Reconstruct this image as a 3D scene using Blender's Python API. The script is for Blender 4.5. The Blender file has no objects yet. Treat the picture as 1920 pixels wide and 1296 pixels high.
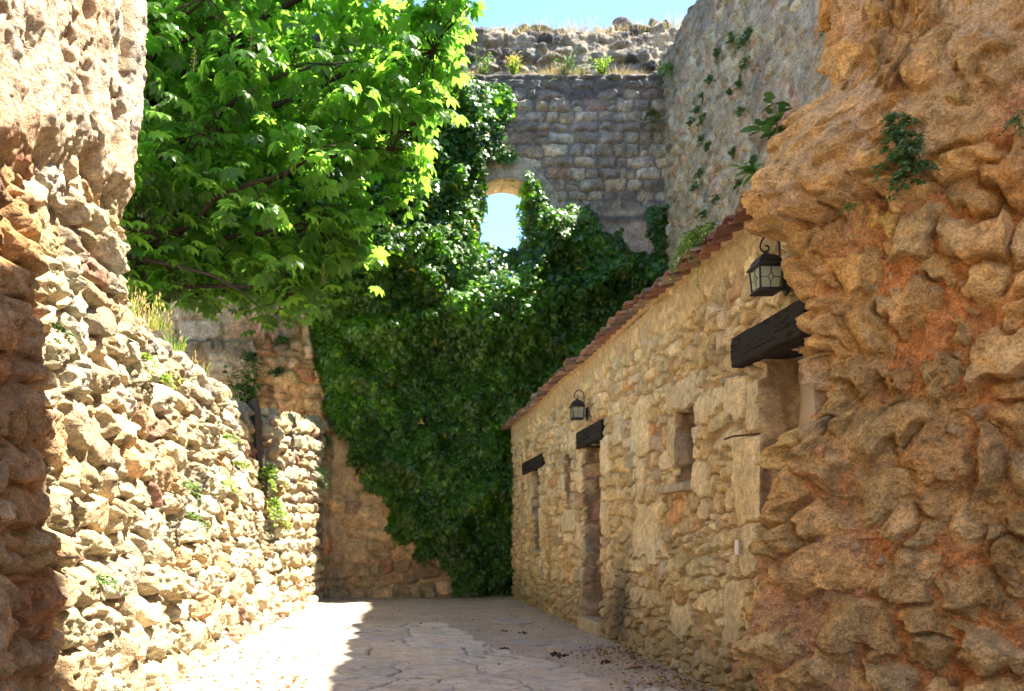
import bpy, math, random
import numpy as np
from mathutils import Vector, Matrix, Euler

# ------------------------------------------------------------------ camera, sky, sun, exposure
scene = bpy.context.scene
COL = scene.collection
F = 1600.0                      # focal length in pixels of the 1920 px wide photograph
VX, VY, CH = 718.0, 1010.0, 1.15  # vanishing point of the lane, camera height
cd = bpy.data.cameras.new("camera")
cam = bpy.data.objects.new("camera", cd)
COL.objects.link(cam)
cam.location = (0, 0, CH)
cam.rotation_euler = (math.radians(90), 0, 0)
cd.sensor_width = 36.0
cd.lens = 36.0 * F / 1920
cd.shift_x = (960 - VX) / 1920
cd.shift_y = (VY - 648) / 1920
cd.clip_start, cd.clip_end = 0.05, 600
cd.dof.use_dof = True
cd.dof.focus_distance = 5.2
cd.dof.aperture_fstop = 3.2
scene.camera = cam

SUN_EL, SUN_AZ = math.radians(61.5), math.radians(84)   # azimuth clockwise from +Y (the lane's direction)
world = bpy.data.worlds.new("World")
scene.world = world
world.use_nodes = True
wn = world.node_tree
sky = wn.nodes.new("ShaderNodeTexSky")
sky.sky_type = 'NISHITA'
sky.sun_disc = False
sky.sun_elevation = SUN_EL
sky.sun_rotation = SUN_AZ
sky.altitude = 1200
sky.air_density = 1.0
sky.dust_density = .25
sky.ozone_density = 2.0
hs = wn.nodes.new("ShaderNodeHueSaturation")
hs.inputs["Saturation"].default_value = 1.06
wn.links.new(sky.outputs[0], hs.inputs["Color"])
wn.links.new(hs.outputs[0], wn.nodes["Background"].inputs[0])
wn.nodes["Background"].inputs[1].default_value = 0.097
sl = bpy.data.lights.new("sun", 'SUN')
sl.energy = 4.9
sl.angle = math.radians(0.55)
sl.color = (1.0, 0.92, 0.79)
sun = bpy.data.objects.new("sun", sl)
COL.objects.link(sun)
sd = Vector((math.cos(SUN_EL) * math.sin(SUN_AZ), math.cos(SUN_EL) * math.cos(SUN_AZ), math.sin(SUN_EL)))
sun.rotation_euler = sd.to_track_quat('Z', 'Y').to_euler()
sun.location = sd * 60
vs_ = scene.view_settings
vs_.view_transform = 'Standard'
vs_.look = 'None'
vs_.gamma = 1
vs_.use_curve_mapping = False
vs_.exposure = 2.5
scene.cycles.max_bounces = 10
scene.cycles.diffuse_bounces = 6
scene.cycles.transmission_bounces = 6
scene.cycles.transparent_max_bounces = 8
scene.cycles.use_denoising = True
scene.cycles.sample_clamp_indirect = 6

rng = np.random.default_rng(11)
random.seed(5)


def at(px, py, Y):
    """world point that the photograph shows at pixel (px, py) at depth Y"""
    return np.array([(px - VX) * Y / F, Y, CH + (VY - py) * Y / F])


# ------------------------------------------------------------------ numpy noise
_T = np.random.default_rng(3).random(65536).astype(np.float32)


def vnoise(x, y, seed=0):
    xi = np.floor(x).astype(np.int64)
    yi = np.floor(y).astype(np.int64)
    fx = (x - xi).astype(np.float32)
    fy = (y - yi).astype(np.float32)
    fx = fx * fx * fx * (fx * (fx * 6 - 15) + 10)
    fy = fy * fy * fy * (fy * (fy * 6 - 15) + 10)

    def h(a, b):
        n = (a * 374761393 + b * 668265263 + seed * 974711) & 0x7fffffff
        n = ((n ^ (n >> 13)) * 1274126177) & 0x7fffffff
        return _T[(n ^ (n >> 16)) & 65535]
    a = h(xi, yi) * (1 - fx) + h(xi + 1, yi) * fx
    b = h(xi, yi + 1) * (1 - fx) + h(xi + 1, yi + 1) * fx
    return a * (1 - fy) + b * fy


def fbm(x, y, octv=4, seed=0, gain=0.5):
    s, a, t = 0, 1.0, 0
    for k in range(octv):
        s = s + a * vnoise(x + 13.7 * k, y - 7.3 * k, seed + k)
        t += a
        a *= gain
        x = x * 2.03
        y = y * 2.03
    return s / t            # 0..1, mean .5


def chip(U, V, sc, seed=0, g=.45, q=.4, off=.3):
    """broken stone: lower envelope of tilted, slightly hollow chips about sc metres across"""
    x, y = U / sc, V / sc
    xi, yi = np.floor(x).astype(np.int64), np.floor(y).astype(np.int64)
    E = np.full(U.shape, 9.0, np.float32)
    for dx in (-1, 0, 1):
        for dy in (-1, 0, 1):
            a, b = xi + dx, yi + dy
            n = (a * 374761393 + b * 668265263 + seed * 974711) & 0x7fffffff
            n = ((n ^ (n >> 13)) * 1274126177) & 0x7fffffff
            n = n ^ (n >> 16)
            r1, r2, r3, r4, r5 = (_T[(n + k * 7919) & 65535] for k in range(5))
            px, py = x - a - r1, y - b - r2
            E = np.minimum(E, off * r3 + g * 2 * ((r4 - .5) * px + (r5 - .5) * py) + q * (px * px + py * py))
    return (E - .12) * sc


def sstep(a, b, x):
    t = np.clip((x - a) / (b - a), 0, 1)
    return t * t * (3 - 2 * t)


def interp(x, pts):
    p = np.array(sorted(pts))
    return np.interp(x, p[:, 0], p[:, 1])


# ------------------------------------------------------------------ object helpers
def tag(o, label, cat, group=None, kind=None):
    o["label"] = label
    o["category"] = cat
    if group:
        o["group"] = group
    if kind:
        o["kind"] = kind
    return o


def empty(name, loc=(0, 0, 0)):
    o = bpy.data.objects.new(name, None)
    COL.objects.link(o)
    o.location = loc
    o.empty_display_size = 0.2
    return o


def link(name, me, parent=None):
    o = bpy.data.objects.new(name, me)
    COL.objects.link(o)
    if parent is not None:
        o.parent = parent
        o.matrix_parent_inverse = Matrix.Translation(-Vector(parent.location))
    return o


def mesh_np(name, V, faces, mat, col=None, smooth=True, parent=None):
    """faces: list of (n,k) int arrays"""
    V = np.asarray(V, np.float32).reshape(-1, 3)
    if not isinstance(faces, (list, tuple)):
        faces = [faces]
    faces = [np.asarray(f, np.int32) for f in faces if len(f)]
    me = bpy.data.meshes.new(name)
    nl = sum(f.size for f in faces)
    npoly = sum(len(f) for f in faces)
    me.vertices.add(len(V))
    me.vertices.foreach_set("co", V.ravel())
    me.loops.add(nl)
    me.loops.foreach_set("vertex_index", np.concatenate([f.ravel() for f in faces]))
    me.polygons.add(npoly)
    st, k = [], 0
    for f in faces:
        st.append(k + np.arange(len(f), dtype=np.int32) * f.shape[1])
        k += f.size
    me.polygons.foreach_set("loop_start", np.concatenate(st).astype(np.int32))
    me.polygons.foreach_set("use_smooth", np.full(npoly, smooth))
    me.update(calc_edges=True)
    if col is not None:
        c = np.ones((len(V), 4), np.float32)
        c[:, :3] = np.asarray(col).reshape(-1, 3)
        at_ = me.color_attributes.new("tint", 'FLOAT_COLOR', 'POINT')
        at_.data.foreach_set("color", c.ravel())
    me.materials.append(mat)
    return link(name, me, parent)


def grid_faces(nv, nu, keep=None, base=0, flip=False):
    i = np.arange(nv - 1)[:, None] * nu + np.arange(nu - 1)[None, :]
    q = np.stack([i, i + 1, i + nu + 1, i + nu], -1)
    if flip:
        q = q[..., ::-1]
    q = q.reshape(-1, 4)
    if keep is not None:
        q = q[keep.ravel()]
    return q + base


class MB:
    """collects simple shapes into ONE mesh"""
    def __init__(s):
        s.v, s.f = [], []

    def add(s, V, Fs):
        b = len(s.v)
        s.v += [tuple(map(float, p)) for p in V]
        s.f += [tuple(int(i) + b for i in f) for f in Fs]

    def box(s, c, size, rot=None, jit=0.0):
        M = Euler(rot).to_matrix() if rot else Matrix.Identity(3)
        V = []
        for k in range(8):
            p = Vector((size[0] * ((k & 1) - .5), size[1] * ((k >> 1 & 1) - .5), size[2] * ((k >> 2 & 1) - .5)))
            p += Vector([random.uniform(-jit, jit) for _ in range(3)])
            V.append(Vector(c) + M @ p)
        s.add(V, [(0, 2, 3, 1), (4, 5, 7, 6), (0, 1, 5, 4), (2, 6, 7, 3), (0, 4, 6, 2), (1, 3, 7, 5)])

    def tube(s, pts, rad, n=6, cap=True):
        P = [Vector(p) for p in pts]
        R = rad if isinstance(rad, (list, tuple)) else [rad] * len(P)
        rings = []
        up = Vector((0.13, 0.27, 0.95)).normalized()
        for i, p in enumerate(P):
            d = (P[min(i + 1, len(P) - 1)] - P[max(i - 1, 0)])
            d = d.normalized() if d.length > 1e-9 else Vector((0, 0, 1))
            a = d.cross(up)
            if a.length < .05:
                a = d.cross(Vector((1, 0, 0)))
            a.normalize()
            b = a.cross(d).normalized()
            rings.append([p + (a * math.cos(2 * math.pi * k / n) + b * math.sin(2 * math.pi * k / n)) * R[i] for k in range(n)])
        V = [q for r in rings for q in r]
        Fs = []
        for i in range(len(P) - 1):
            for k in range(n):
                Fs.append((i * n + k, i * n + (k + 1) % n, (i + 1) * n + (k + 1) % n, (i + 1) * n + k))
        if cap:
            Fs.append(tuple(range(n - 1, -1, -1)))
            Fs.append(tuple((len(P) - 1) * n + k for k in range(n)))
        s.add(V, Fs)

    def lathe(s, c, prof, n=16, a0=0.0, sx=1, sy=1):
        V, Fs = [], []
        for r, z in prof:
            for k in range(n):
                t = a0 + 2 * math.pi * k / n
                V.append((c[0] + r * sx * math.cos(t), c[1] + r * sy * math.sin(t), c[2] + z))
        for i in range(len(prof) - 1):
            for k in range(n):
                Fs.append((i * n + k, i * n + (k + 1) % n, (i + 1) * n + (k + 1) % n, (i + 1) * n + k))
        Fs.append(tuple(range(n - 1, -1, -1)))
        Fs.append(tuple((len(prof) - 1) * n + k for k in range(n)))
        s.add(V, Fs)

    def build(s, name, mat, parent=None, smooth=False, bevel=0):
        me = bpy.data.meshes.new(name)
        me.from_pydata(s.v, [], s.f)
        me.update()
        if smooth:
            me.polygons.foreach_set("use_smooth", [True] * len(me.polygons))
        me.materials.append(mat)
        o = link(name, me, parent)
        if bevel:
            b = o.modifiers.new("bevel", 'BEVEL')
            b.width = bevel
            b.segments = 2
            b.limit_method = 'ANGLE'
        return o


# ------------------------------------------------------------------ materials
def new_mat(name):
    m = bpy.data.materials.new(name)
    m.use_nodes = True
    n = m.node_tree
    return m, n, n.nodes["Principled BSDF"]


def noise_node(n, scale, detail=6, rough=.6, coord=None):
    t = n.nodes.new("ShaderNodeTexNoise")
    t.inputs["Scale"].default_value = scale
    t.inputs["Detail"].default_value = detail
    t.inputs["Roughness"].default_value = rough
    if coord is not None:
        n.links.new(coord, t.inputs["Vector"])
    return t


def stone_mat(name, bump=.6, fine=55, dist=.012, rough=.93, vary=.35, pit=True):
    """masonry: colour of each stone from the mesh, grain and pitting from noise"""
    m, n, b = new_mat(name)
    L = n.links.new
    tc = n.nodes.new("ShaderNodeTexCoord").outputs["Object"]
    a = n.nodes.new("ShaderNodeAttribute")
    a.attribute_name = "tint"
    n1 = noise_node(n, fine * .35, 8, .7, tc)
    n2 = noise_node(n, fine * 2.2, 5, .6, tc)
    mr = n.nodes.new("ShaderNodeMapRange")
    mr.inputs[1].default_value, mr.inputs[2].default_value = .34, .66
    mr.inputs[3].default_value, mr.inputs[4].default_value = 1 - vary, 1 + vary
    L(n1.outputs["Fac"], mr.inputs[0])
    mx = n.nodes.new("ShaderNodeMix")
    mx.data_type = 'RGBA'
    mx.blend_type = 'MULTIPLY'
    mx.inputs[0].default_value = 1
    L(a.outputs["Color"], mx.inputs[6])
    L(mr.outputs[0], mx.inputs[7])
    sp = n.nodes.new("ShaderNodeMapRange")          # grit: fine light and dark grains
    sp.inputs[1].default_value, sp.inputs[2].default_value = .38, .62
    sp.inputs[3].default_value, sp.inputs[4].default_value = 1 - vary * .75, 1 + vary * .75
    L(n2.outputs["Fac"], sp.inputs[0])
    mx2 = n.nodes.new("ShaderNodeMix")
    mx2.data_type = 'RGBA'
    mx2.blend_type = 'MULTIPLY'
    mx2.inputs[0].default_value = 1
    L(mx.outputs[2], mx2.inputs[6])
    L(sp.outputs[0], mx2.inputs[7])
    L(mx2.outputs[2], b.inputs["Base Color"])
    ad = n.nodes.new("ShaderNodeMath")
    ad.operation = 'MULTIPLY_ADD'
    ad.inputs[1].default_value = .6
    L(n2.outputs["Fac"], ad.inputs[0])
    L(n1.outputs["Fac"], ad.inputs[2])
    last = ad.outputs[0]
    if pit:
        vo = n.nodes.new("ShaderNodeTexVoronoi")
        vo.inputs["Scale"].default_value = fine * .6
        L(tc, vo.inputs["Vector"])
        pr = n.nodes.new("ShaderNodeMapRange")
        pr.inputs[1].default_value, pr.inputs[2].default_value = 0, .28
        pr.inputs[3].default_value, pr.inputs[4].default_value = -.35, 0
        L(vo.outputs["Distance"], pr.inputs[0])
        a2 = n.nodes.new("ShaderNodeMath")
        a2.operation = 'ADD'
        L(last, a2.inputs[0])
        L(pr.outputs[0], a2.inputs[1])
        last = a2.outputs[0]
    bp = n.nodes.new("ShaderNodeBump")
    bp.inputs["Strength"].default_value = bump
    bp.inputs["Distance"].default_value = dist
    L(last, bp.inputs["Height"])
    L(bp.outputs[0], b.inputs["Normal"])
    b.inputs["Roughness"].default_value = rough
    b.inputs["Specular IOR Level"].default_value = .25
    return m


def plain_mat(name, color, rough=.6, metal=0.0, vary=.25, scale=20, bump=.2, spec=.5, stretch=None, dist=.005):
    m, n, b = new_mat(name)
    L = n.links.new
    tc = n.nodes.new("ShaderNodeTexCoord").outputs["Object"]
    if stretch:
        mp = n.nodes.new("ShaderNodeMapping")
        mp.inputs["Scale"].default_value = stretch
        L(tc, mp.inputs[0])
        tc = mp.outputs[0]
    t = noise_node(n, scale, 6, .65, tc)
    mr = n.nodes.new("ShaderNodeMapRange")
    mr.inputs[1].default_value, mr.inputs[2].default_value = .3, .7
    mr.inputs[3].default_value, mr.inputs[4].default_value = 1 - vary, 1 + vary
    L(t.outputs["Fac"], mr.inputs[0])
    mx = n.nodes.new("ShaderNodeMix")
    mx.data_type = 'RGBA'
    mx.blend_type = 'MULTIPLY'
    mx.inputs[0].default_value = 1
    mx.inputs[6].default_value = (*color, 1)
    L(mr.outputs[0], mx.inputs[7])
    L(mx.outputs[2], b.inputs["Base Color"])
    if bump:
        bp = n.nodes.new("ShaderNodeBump")
        bp.inputs["Strength"].default_value = bump
        bp.inputs["Distance"].default_value = dist
        L(t.outputs["Fac"], bp.inputs["Height"])
        L(bp.outputs[0], b.inputs["Normal"])
    b.inputs["Roughness"].default_value = rough
    b.inputs["Metallic"].default_value = metal
    b.inputs["Specular IOR Level"].default_value = spec
    return m


def leaf_mat(name, trans=(.3, .5, .05), tf=.45, rough=.42, spec=.5):
    """leaf blade: tinted per leaf, lets light through"""
    m, n, b = new_mat(name)
    L = n.links.new
    a = n.nodes.new("ShaderNodeAttribute")
    a.attribute_name = "tint"
    L(a.outputs["Color"], b.inputs["Base Color"])
    b.inputs["Roughness"].default_value = rough
    b.inputs["Specular IOR Level"].default_value = spec
    tr = n.nodes.new("ShaderNodeBsdfTranslucent")
    mx = n.nodes.new("ShaderNodeMix")
    mx.data_type = 'RGBA'
    mx.blend_type = 'MULTIPLY'
    mx.inputs[0].default_value = 1
    mx.inputs[7].default_value = (*trans, 1)
    L(a.outputs["Color"], mx.inputs[6])
    L(mx.outputs[2], tr.inputs["Color"])
    ms = n.nodes.new("ShaderNodeMixShader")
    ms.inputs[0].default_value = tf
    L(b.outputs[0], ms.inputs[1])
    L(tr.outputs[0], ms.inputs[2])
    L(ms.outputs[0], n.nodes["Material Output"].inputs["Surface"])
    return m


M_rubble = stone_mat("rubble_limestone", bump=1.0, fine=34, dist=.035, vary=.30)
M_small = stone_mat("small_rubble", bump=1.0, fine=42, dist=.022, vary=.30)
M_clay = stone_mat("clay_rubble", bump=1.0, fine=36, dist=.045, vary=.36)
M_far = stone_mat("castle_masonry", bump=1.0, fine=16, dist=.06, vary=.36)
M_flag = stone_mat("flagstone", bump=.3, fine=22, dist=.006, vary=.2)
M_beam = plain_mat("black_stained_timber", (.024, .021, .018), .85, 0, .8, 7, 1.0, .25, (16, 1.0, 16), .02)
M_iron = plain_mat("black_iron", (.012, .012, .012), .48, .0, .3, 60, .2, .5)
M_oldwood = plain_mat("weathered_timber", (.10, .075, .05), .9, 0, .5, 5, .8, .2, (18, 18, 1), .02)
M_door = plain_mat("grey_cream_paint", (.50, .45, .36), .6, 0, .06, 4, .05, .4)
M_dark = plain_mat("dark_wood", (.07, .05, .035), .8, 0, .4, 5, .4, .3, (10, 10, 1))
M_bark = plain_mat("chestnut_bark", (.045, .032, .022), .95, 0, .4, 12, .8, .2, (6, 6, 1.5), .03)
M_leaf = leaf_mat("chestnut_leaf", (5.4, 5.1, 3.0), .55, .36, .5)
M_ivy = leaf_mat("ivy_leaf", (5.0, 5.0, 1.4), .36, .31, .5)
M_weed = leaf_mat("weed_leaf", (2.4, 2.6, 1.2), .35, .6, .25)
M_dry = leaf_mat("dry_grass", (1.6, 1.5, 1.0), .3, .8, .1)
M_rust = plain_mat("rusty_iron", (.07, .035, .02), .8, .3, .4, 40, .3)
M_white = plain_mat("white_plastic", (.75, .74, .68), .5, 0, .05, 20, 0)

# ------------------------------------------------------------------ masonry
def courses(u0, u1, v0, v1, hr, wr, jit=.25, seed=0, wav=.03, small=.12, pr=(2.2, 4.0)):
    """rough courses of stones: rows (cu, cv, a, b, rot, p)"""
    r = np.random.default_rng(seed)
    out = []
    v = v0
    while v < v1:
        h = r.uniform(*hr)
        u = u0 - r.uniform(0, wr[1])
        while u < u1:
            w = r.uniform(*wr)
            hh = h
            if r.random() < small:
                w *= .5
                n = r.integers(1, 3)
                for k in range(n):
                    out.append((u + w / 2, v + h * (k + .5) / n + wav * math.sin(u * 1.3 + v), w / 2, h / 2 / n, r.normal(0, .2), r.uniform(*pr)))
            else:
                hh *= r.uniform(.82, 1.15)
                out.append((u + w / 2 + r.normal(0, jit * w * .2), v + h / 2 + r.normal(0, jit * h * .35) + wav * math.sin(u * 1.3 + v),
                            w / 2, hh / 2, r.normal(0, .10 + jit * .15), r.uniform(*pr)))
            u += w
        v += h
    return np.array(out)


def with_blocks(st, blocks):
    """put explicit squared blocks (u0,u1,v0,v1) among the rubble"""
    rows = []
    for (a, b, c, d) in blocks:
        k = ~((st[:, 0] > a - .02) & (st[:, 0] < b + .02) & (st[:, 1] > c - .02) & (st[:, 1] < d + .02))
        st = st[k]
        rows.append(((a + b) / 2, (c + d) / 2, (b - a) / 2, (d - c) / 2, 0, 9.0))
    return np.vstack([st, np.array(rows)]), len(rows)


def stone_field(us, vs, st, seed=0, h0=(.03, .09), slope=(.15, .8), rr=(.25, .9), steep=2.4, tilt=.12, mort=0.0,
                mort_amp=.02, rough=.016, warp=.05, warpf=5.0, nblocks=0, hb=.03, gap=.0, fine=.006, mort_fn=None, hfn=None, chips=(), mchip=0, rnd=.02, top=(.04, .30), crag=.0, mrough=.012, pack=1.3, csc=(11, 13)):
    """height of a rubble wall above its mortar plane; also which stone, mortar mask"""
    us = np.asarray(us)
    vs = np.asarray(vs)
    U, V = np.meshgrid(us, vs)
    U = U.astype(np.float32)
    V = V.astype(np.float32)
    Uw = U + warp * (fbm(U * warpf, V * warpf, 3, seed + 50) - .5) * 2
    Vw = V + warp * (fbm(U * warpf + 31, V * warpf + 17, 3, seed + 60) - .5) * 2
    F1 = np.full(U.shape, 9.0, np.float32)
    F2 = np.full(U.shape, 9.0, np.float32)
    ID = np.zeros(U.shape, np.int32)
    n = len(st)
    for i in range(n):
        cu, cv, a, b, rot, p = st[i]
        R = 1.7 * max(a, b) + warp
        i0, i1 = np.searchsorted(us, (cu - R, cu + R))
        j0, j1 = np.searchsorted(vs, (cv - R, cv + R))
        if i1 <= i0 or j1 <= j0:
            continue
        sl = (slice(j0, j1), slice(i0, i1))
        if p > 8:
            dx, dy = U[sl] - cu, V[sl] - cv
        else:
            dx, dy = Uw[sl] - cu, Vw[sl] - cv
        c, s = math.cos(rot), math.sin(rot)
        x = np.abs(dx * c + dy * s) / a
        y = np.abs(-dx * s + dy * c) / b
        d = (x ** p + y ** p) ** (1 / p)
        f1, f2, idd = F1[sl], F2[sl], ID[sl]
        m = d < f1
        F2[sl] = np.where(m, f1, np.minimum(f2, d))
        F1[sl] = np.where(m, d, f1)
        ID[sl] = np.where(m, i, idd)
    r = np.random.default_rng(seed + 7)
    size = np.minimum(st[:, 2], st[:, 3])
    e = np.minimum((F2 - F1) * .5, pack - F1) * size[ID] - gap
    # chiselled cap: the lowest of several tilted planes
    K = 7
    ang = r.uniform(0, 2 * math.pi, (n, K))
    sl_ = slope[0] * (slope[1] / slope[0]) ** r.random((n, K))
    rad = r.uniform(rr[0], rr[1], (n, K))
    tx, ty = r.normal(0, tilt, n), r.normal(0, tilt, n)
    hh = r.uniform(h0[0], h0[1], n) * (.55 + .45 * np.clip(size / np.median(size), .5, 1.6))
    if nblocks:
        sl_[-nblocks:] = .02
        tx[-nblocks:] *= .05
        ty[-nblocks:] *= .05
        hh[-nblocks:] = hb
    X = (U - st[:, 0][ID]) * .8 + (Uw - st[:, 0][ID]) * .2
    Y = (V - st[:, 1][ID]) * .8 + (Vw - st[:, 1][ID]) * .2
    cap = np.full(U.shape, 9.0, np.float32)
    for k in range(K):
        ca, sa = np.cos(ang[:, k]), np.sin(ang[:, k])
        ext = np.sqrt((ca * st[:, 2]) ** 2 + (sa * st[:, 3]) ** 2) * rad[:, k]
        pl = sl_[:, k][ID] * (ext[ID] - (X * ca[ID] + Y * sa[ID]))
        cap = np.minimum(cap, pl)
    for k in range(3):                      # broad facets across the face of the stone
        an = r.uniform(0, 2 * math.pi, n)
        ca, sa = np.cos(an), np.sin(an)
        sf = r.uniform(top[0], top[1], n)
        of = r.uniform(-.1, .45, n) * size
        cap = np.minimum(cap, sf[ID] * (of[ID] - (X * ca[ID] + Y * sa[ID])))
    cap = np.minimum(cap, 0) + hh[ID] + tx[ID] * X + ty[ID] * Y
    side = steep * e + mort - .03
    # smooth minimum rounds the arrises
    h = np.clip(.5 + .5 * (side - cap) / rnd, 0, 1)
    H = side * (1 - h) + cap * h - rnd * h * (1 - h)
    rs = r.uniform(.4, 1.6, n)
    if nblocks:
        rs[-nblocks:] = .25
    N1 = fbm(U * 9, V * 9, 4, seed + 1) - .5
    N2 = fbm(U * 30, V * 30, 3, seed + 2) - .5
    N3 = fbm(U * 17 + 5, V * 17, 3, seed + 3)
    H = H + rs[ID] * (rough * 2 * N1 + fine * 2 * N2 - rough * 2.2 * np.maximum(N3 - .62, 0) * 3)
    if crag:
        cr = 1 - np.abs(fbm(U * csc[0] + 2, V * csc[1], 4, seed + 5) - .5) * 9
        H = H - crag * rs[ID] * np.maximum(cr, 0) ** 1.5
        cr = 1 - np.abs(fbm(U * csc[0] * 2.1 + 2, V * csc[1] * 2.1, 3, seed + 6) - .5) * 8
        H = H - crag * .5 * rs[ID] * np.maximum(cr, 0)
    for k, (sc, am) in enumerate(chips):
        H = H + am * rs[ID] * chip(Uw, Vw, sc, seed + 20 + k)
    if hfn is not None:
        H = H * hfn(U, V)
    mo = mort + mort_amp * 2 * (fbm(U * 4, V * 4, 4, seed + 4) - .5) + fine * 1.5 * N2 + mrough * (fbm(U * 13 + 3, V * 13, 4, seed + 8) - .5)
    if mchip:
        mo = mo + mchip * (chip(Uw, Vw, .10, seed + 31) + chip(U, V, .035, seed + 32))
    if mort_fn is not None:
        mo = mo + mort_fn(U, V)
    M = sstep(-.006, .010, mo - H)
    H = np.maximum(H, mo)
    return dict(U=U, V=V, H=H, ID=ID, M=M, n=n, e=e, F1=F1, seed=seed, Uw=Uw, Vw=Vw)


def stone_colors(f, palette, weights, mortar, jit=.12, nblocks=0, block=None, mott=.25, joint=None):
    r = np.random.default_rng(f["seed"] + 99)
    pal = np.array(palette)
    n = f["n"]
    w = np.array(weights, float)
    c = pal[r.choice(len(pal), n, p=w / w.sum())]
    c = c * r.normal(1, jit, (n, 1)) * (1 + r.normal(0, jit * .13, (n, 3)))
    if nblocks and block is not None:
        c[-nblocks:] = np.array(block) * r.normal(1, .06, (nblocks, 1))
    C = c[f["ID"]]
    U, V, s = f["U"], f["V"], f["seed"]
    a = fbm(U * 5, V * 5, 4, s + 11)
    b = fbm(U * 22, V * 22, 3, s + 12)
    C = C * (1 + mott * 2.2 * (a - .5) + mott * 1.6 * (b - .5))[..., None]
    warm = (fbm(U * 3 + 9, V * 3, 3, s + 13) - .5)
    C = C * (1 + warm[..., None] * np.array([.25, 0.0, -.35]))
    mo = np.array(mortar)[None, None] * (1 + .35 * (fbm(U * 12, V * 12, 3, s + 14) - .5) + .3 * (fbm(U * 2, V * 2, 2, s + 15) - .5))[..., None]
    m = f["M"][..., None]
    C = C * (1 - m) + mo * m
    return np.clip(C, .004, .9)


def mixc(C, mask, color):
    return C * (1 - mask[..., None]) + np.array(color) * mask[..., None]


def axis(pieces):
    """piecewise spacing: [(start, end, step), ...]"""
    out = []
    for a, b, s in pieces:
        n = max(1, int(round((b - a) / s)))
        out.append(np.linspace(a, b, n, endpoint=False))
    out.append([pieces[-1][1]])
    return np.concatenate(out)


# ---------------- left side: one field for the tall ruin and the low wall
PAL_L = [(.48, .38, .225), (.52, .435, .28), (.43, .33, .18), (.37, .21, .135), (.35, .295, .215), (.46, .305, .16), (.31, .25, .175)]
W_L = [5, 5, 3, .55, 1.0, 1.3, .8]


def left_base(Y, z):
    xb = np.interp(Y, [-3, 3.5, 6.4, 12.7], [-1.95, -1.87, -1.80, -1.52])
    xt = np.interp(Y, [-3, 3.5, 6.4, 12.7], [-1.98, -1.97, -1.97, -1.97])
    t = np.clip(z / 3, 0, 1)
    return xb + (xt - xb) * t


st_left = courses(-3, 12.9, -.1, 4.6, (.17, .30), (.22, .55), .55, 21, .06, .28, (2.4, 4.6))
LV_FACE = 3.0


def plaster_left(U, V):
    """old lime render that still covers the upper part of the tall ruin"""
    b = V + .5 * (fbm(U * 1.1, V * .8, 3, 400) - .5) - interp(U, [(-3, 2.9), (4.0, 2.9), (5.2, 3.35), (6.0, 3.35), (6.5, 3.5), (20, 9)])
    streak = fbm(U * 10, V * 1.2, 4, 401) - .5
    t = sstep(-.12, .3, b)
    return t * (.15 + .05 * streak) - (1 - t) * .02


def plaster_keep(U, V):
    b = V + .5 * (fbm(U * 1.1, V * .8, 3, 400) - .5) - interp(U, [(-3, 2.9), (4.0, 2.9), (5.2, 3.35), (6.0, 3.35), (6.5, 3.5), (20, 9)])
    return 1 - .72 * sstep(-.25, .35, b)


def left_color(f):
    C = stone_colors(f, PAL_L, W_L, (.48, .38, .235), .12, mott=.3)
    U, V = f["U"], f["V"]
    t = sstep(.02, .25, V + .5 * (fbm(U * 1.1, V * .8, 3, 400) - .5) - interp(U, [(-3, 2.9), (4.0, 2.9), (5.2, 3.35), (6.0, 3.35), (6.5, 3.5), (20, 9)]))
    streak = fbm(U * 14, V * .9, 4, 402)
    pl = np.array((.52, .41, .28)) * (1 + .5 * (streak - .5) + .3 * (fbm(U * 3, V * 3, 3, 403) - .5))[..., None]
    grey = sstep(.56, .68, fbm(U * 9 + 3, V * .55, 3, 404))
    pl = mixc(pl, grey * .55, (.40, .36, .30))
    ora = sstep(.55, .7, fbm(U * 1.3, V * 1.3, 3, 405))
    pl = mixc(pl, ora * .5, (.52, .35, .2))
    k = (t * f["M"])[..., None]
    C = C * (1 - k) + pl * k
    return C


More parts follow.
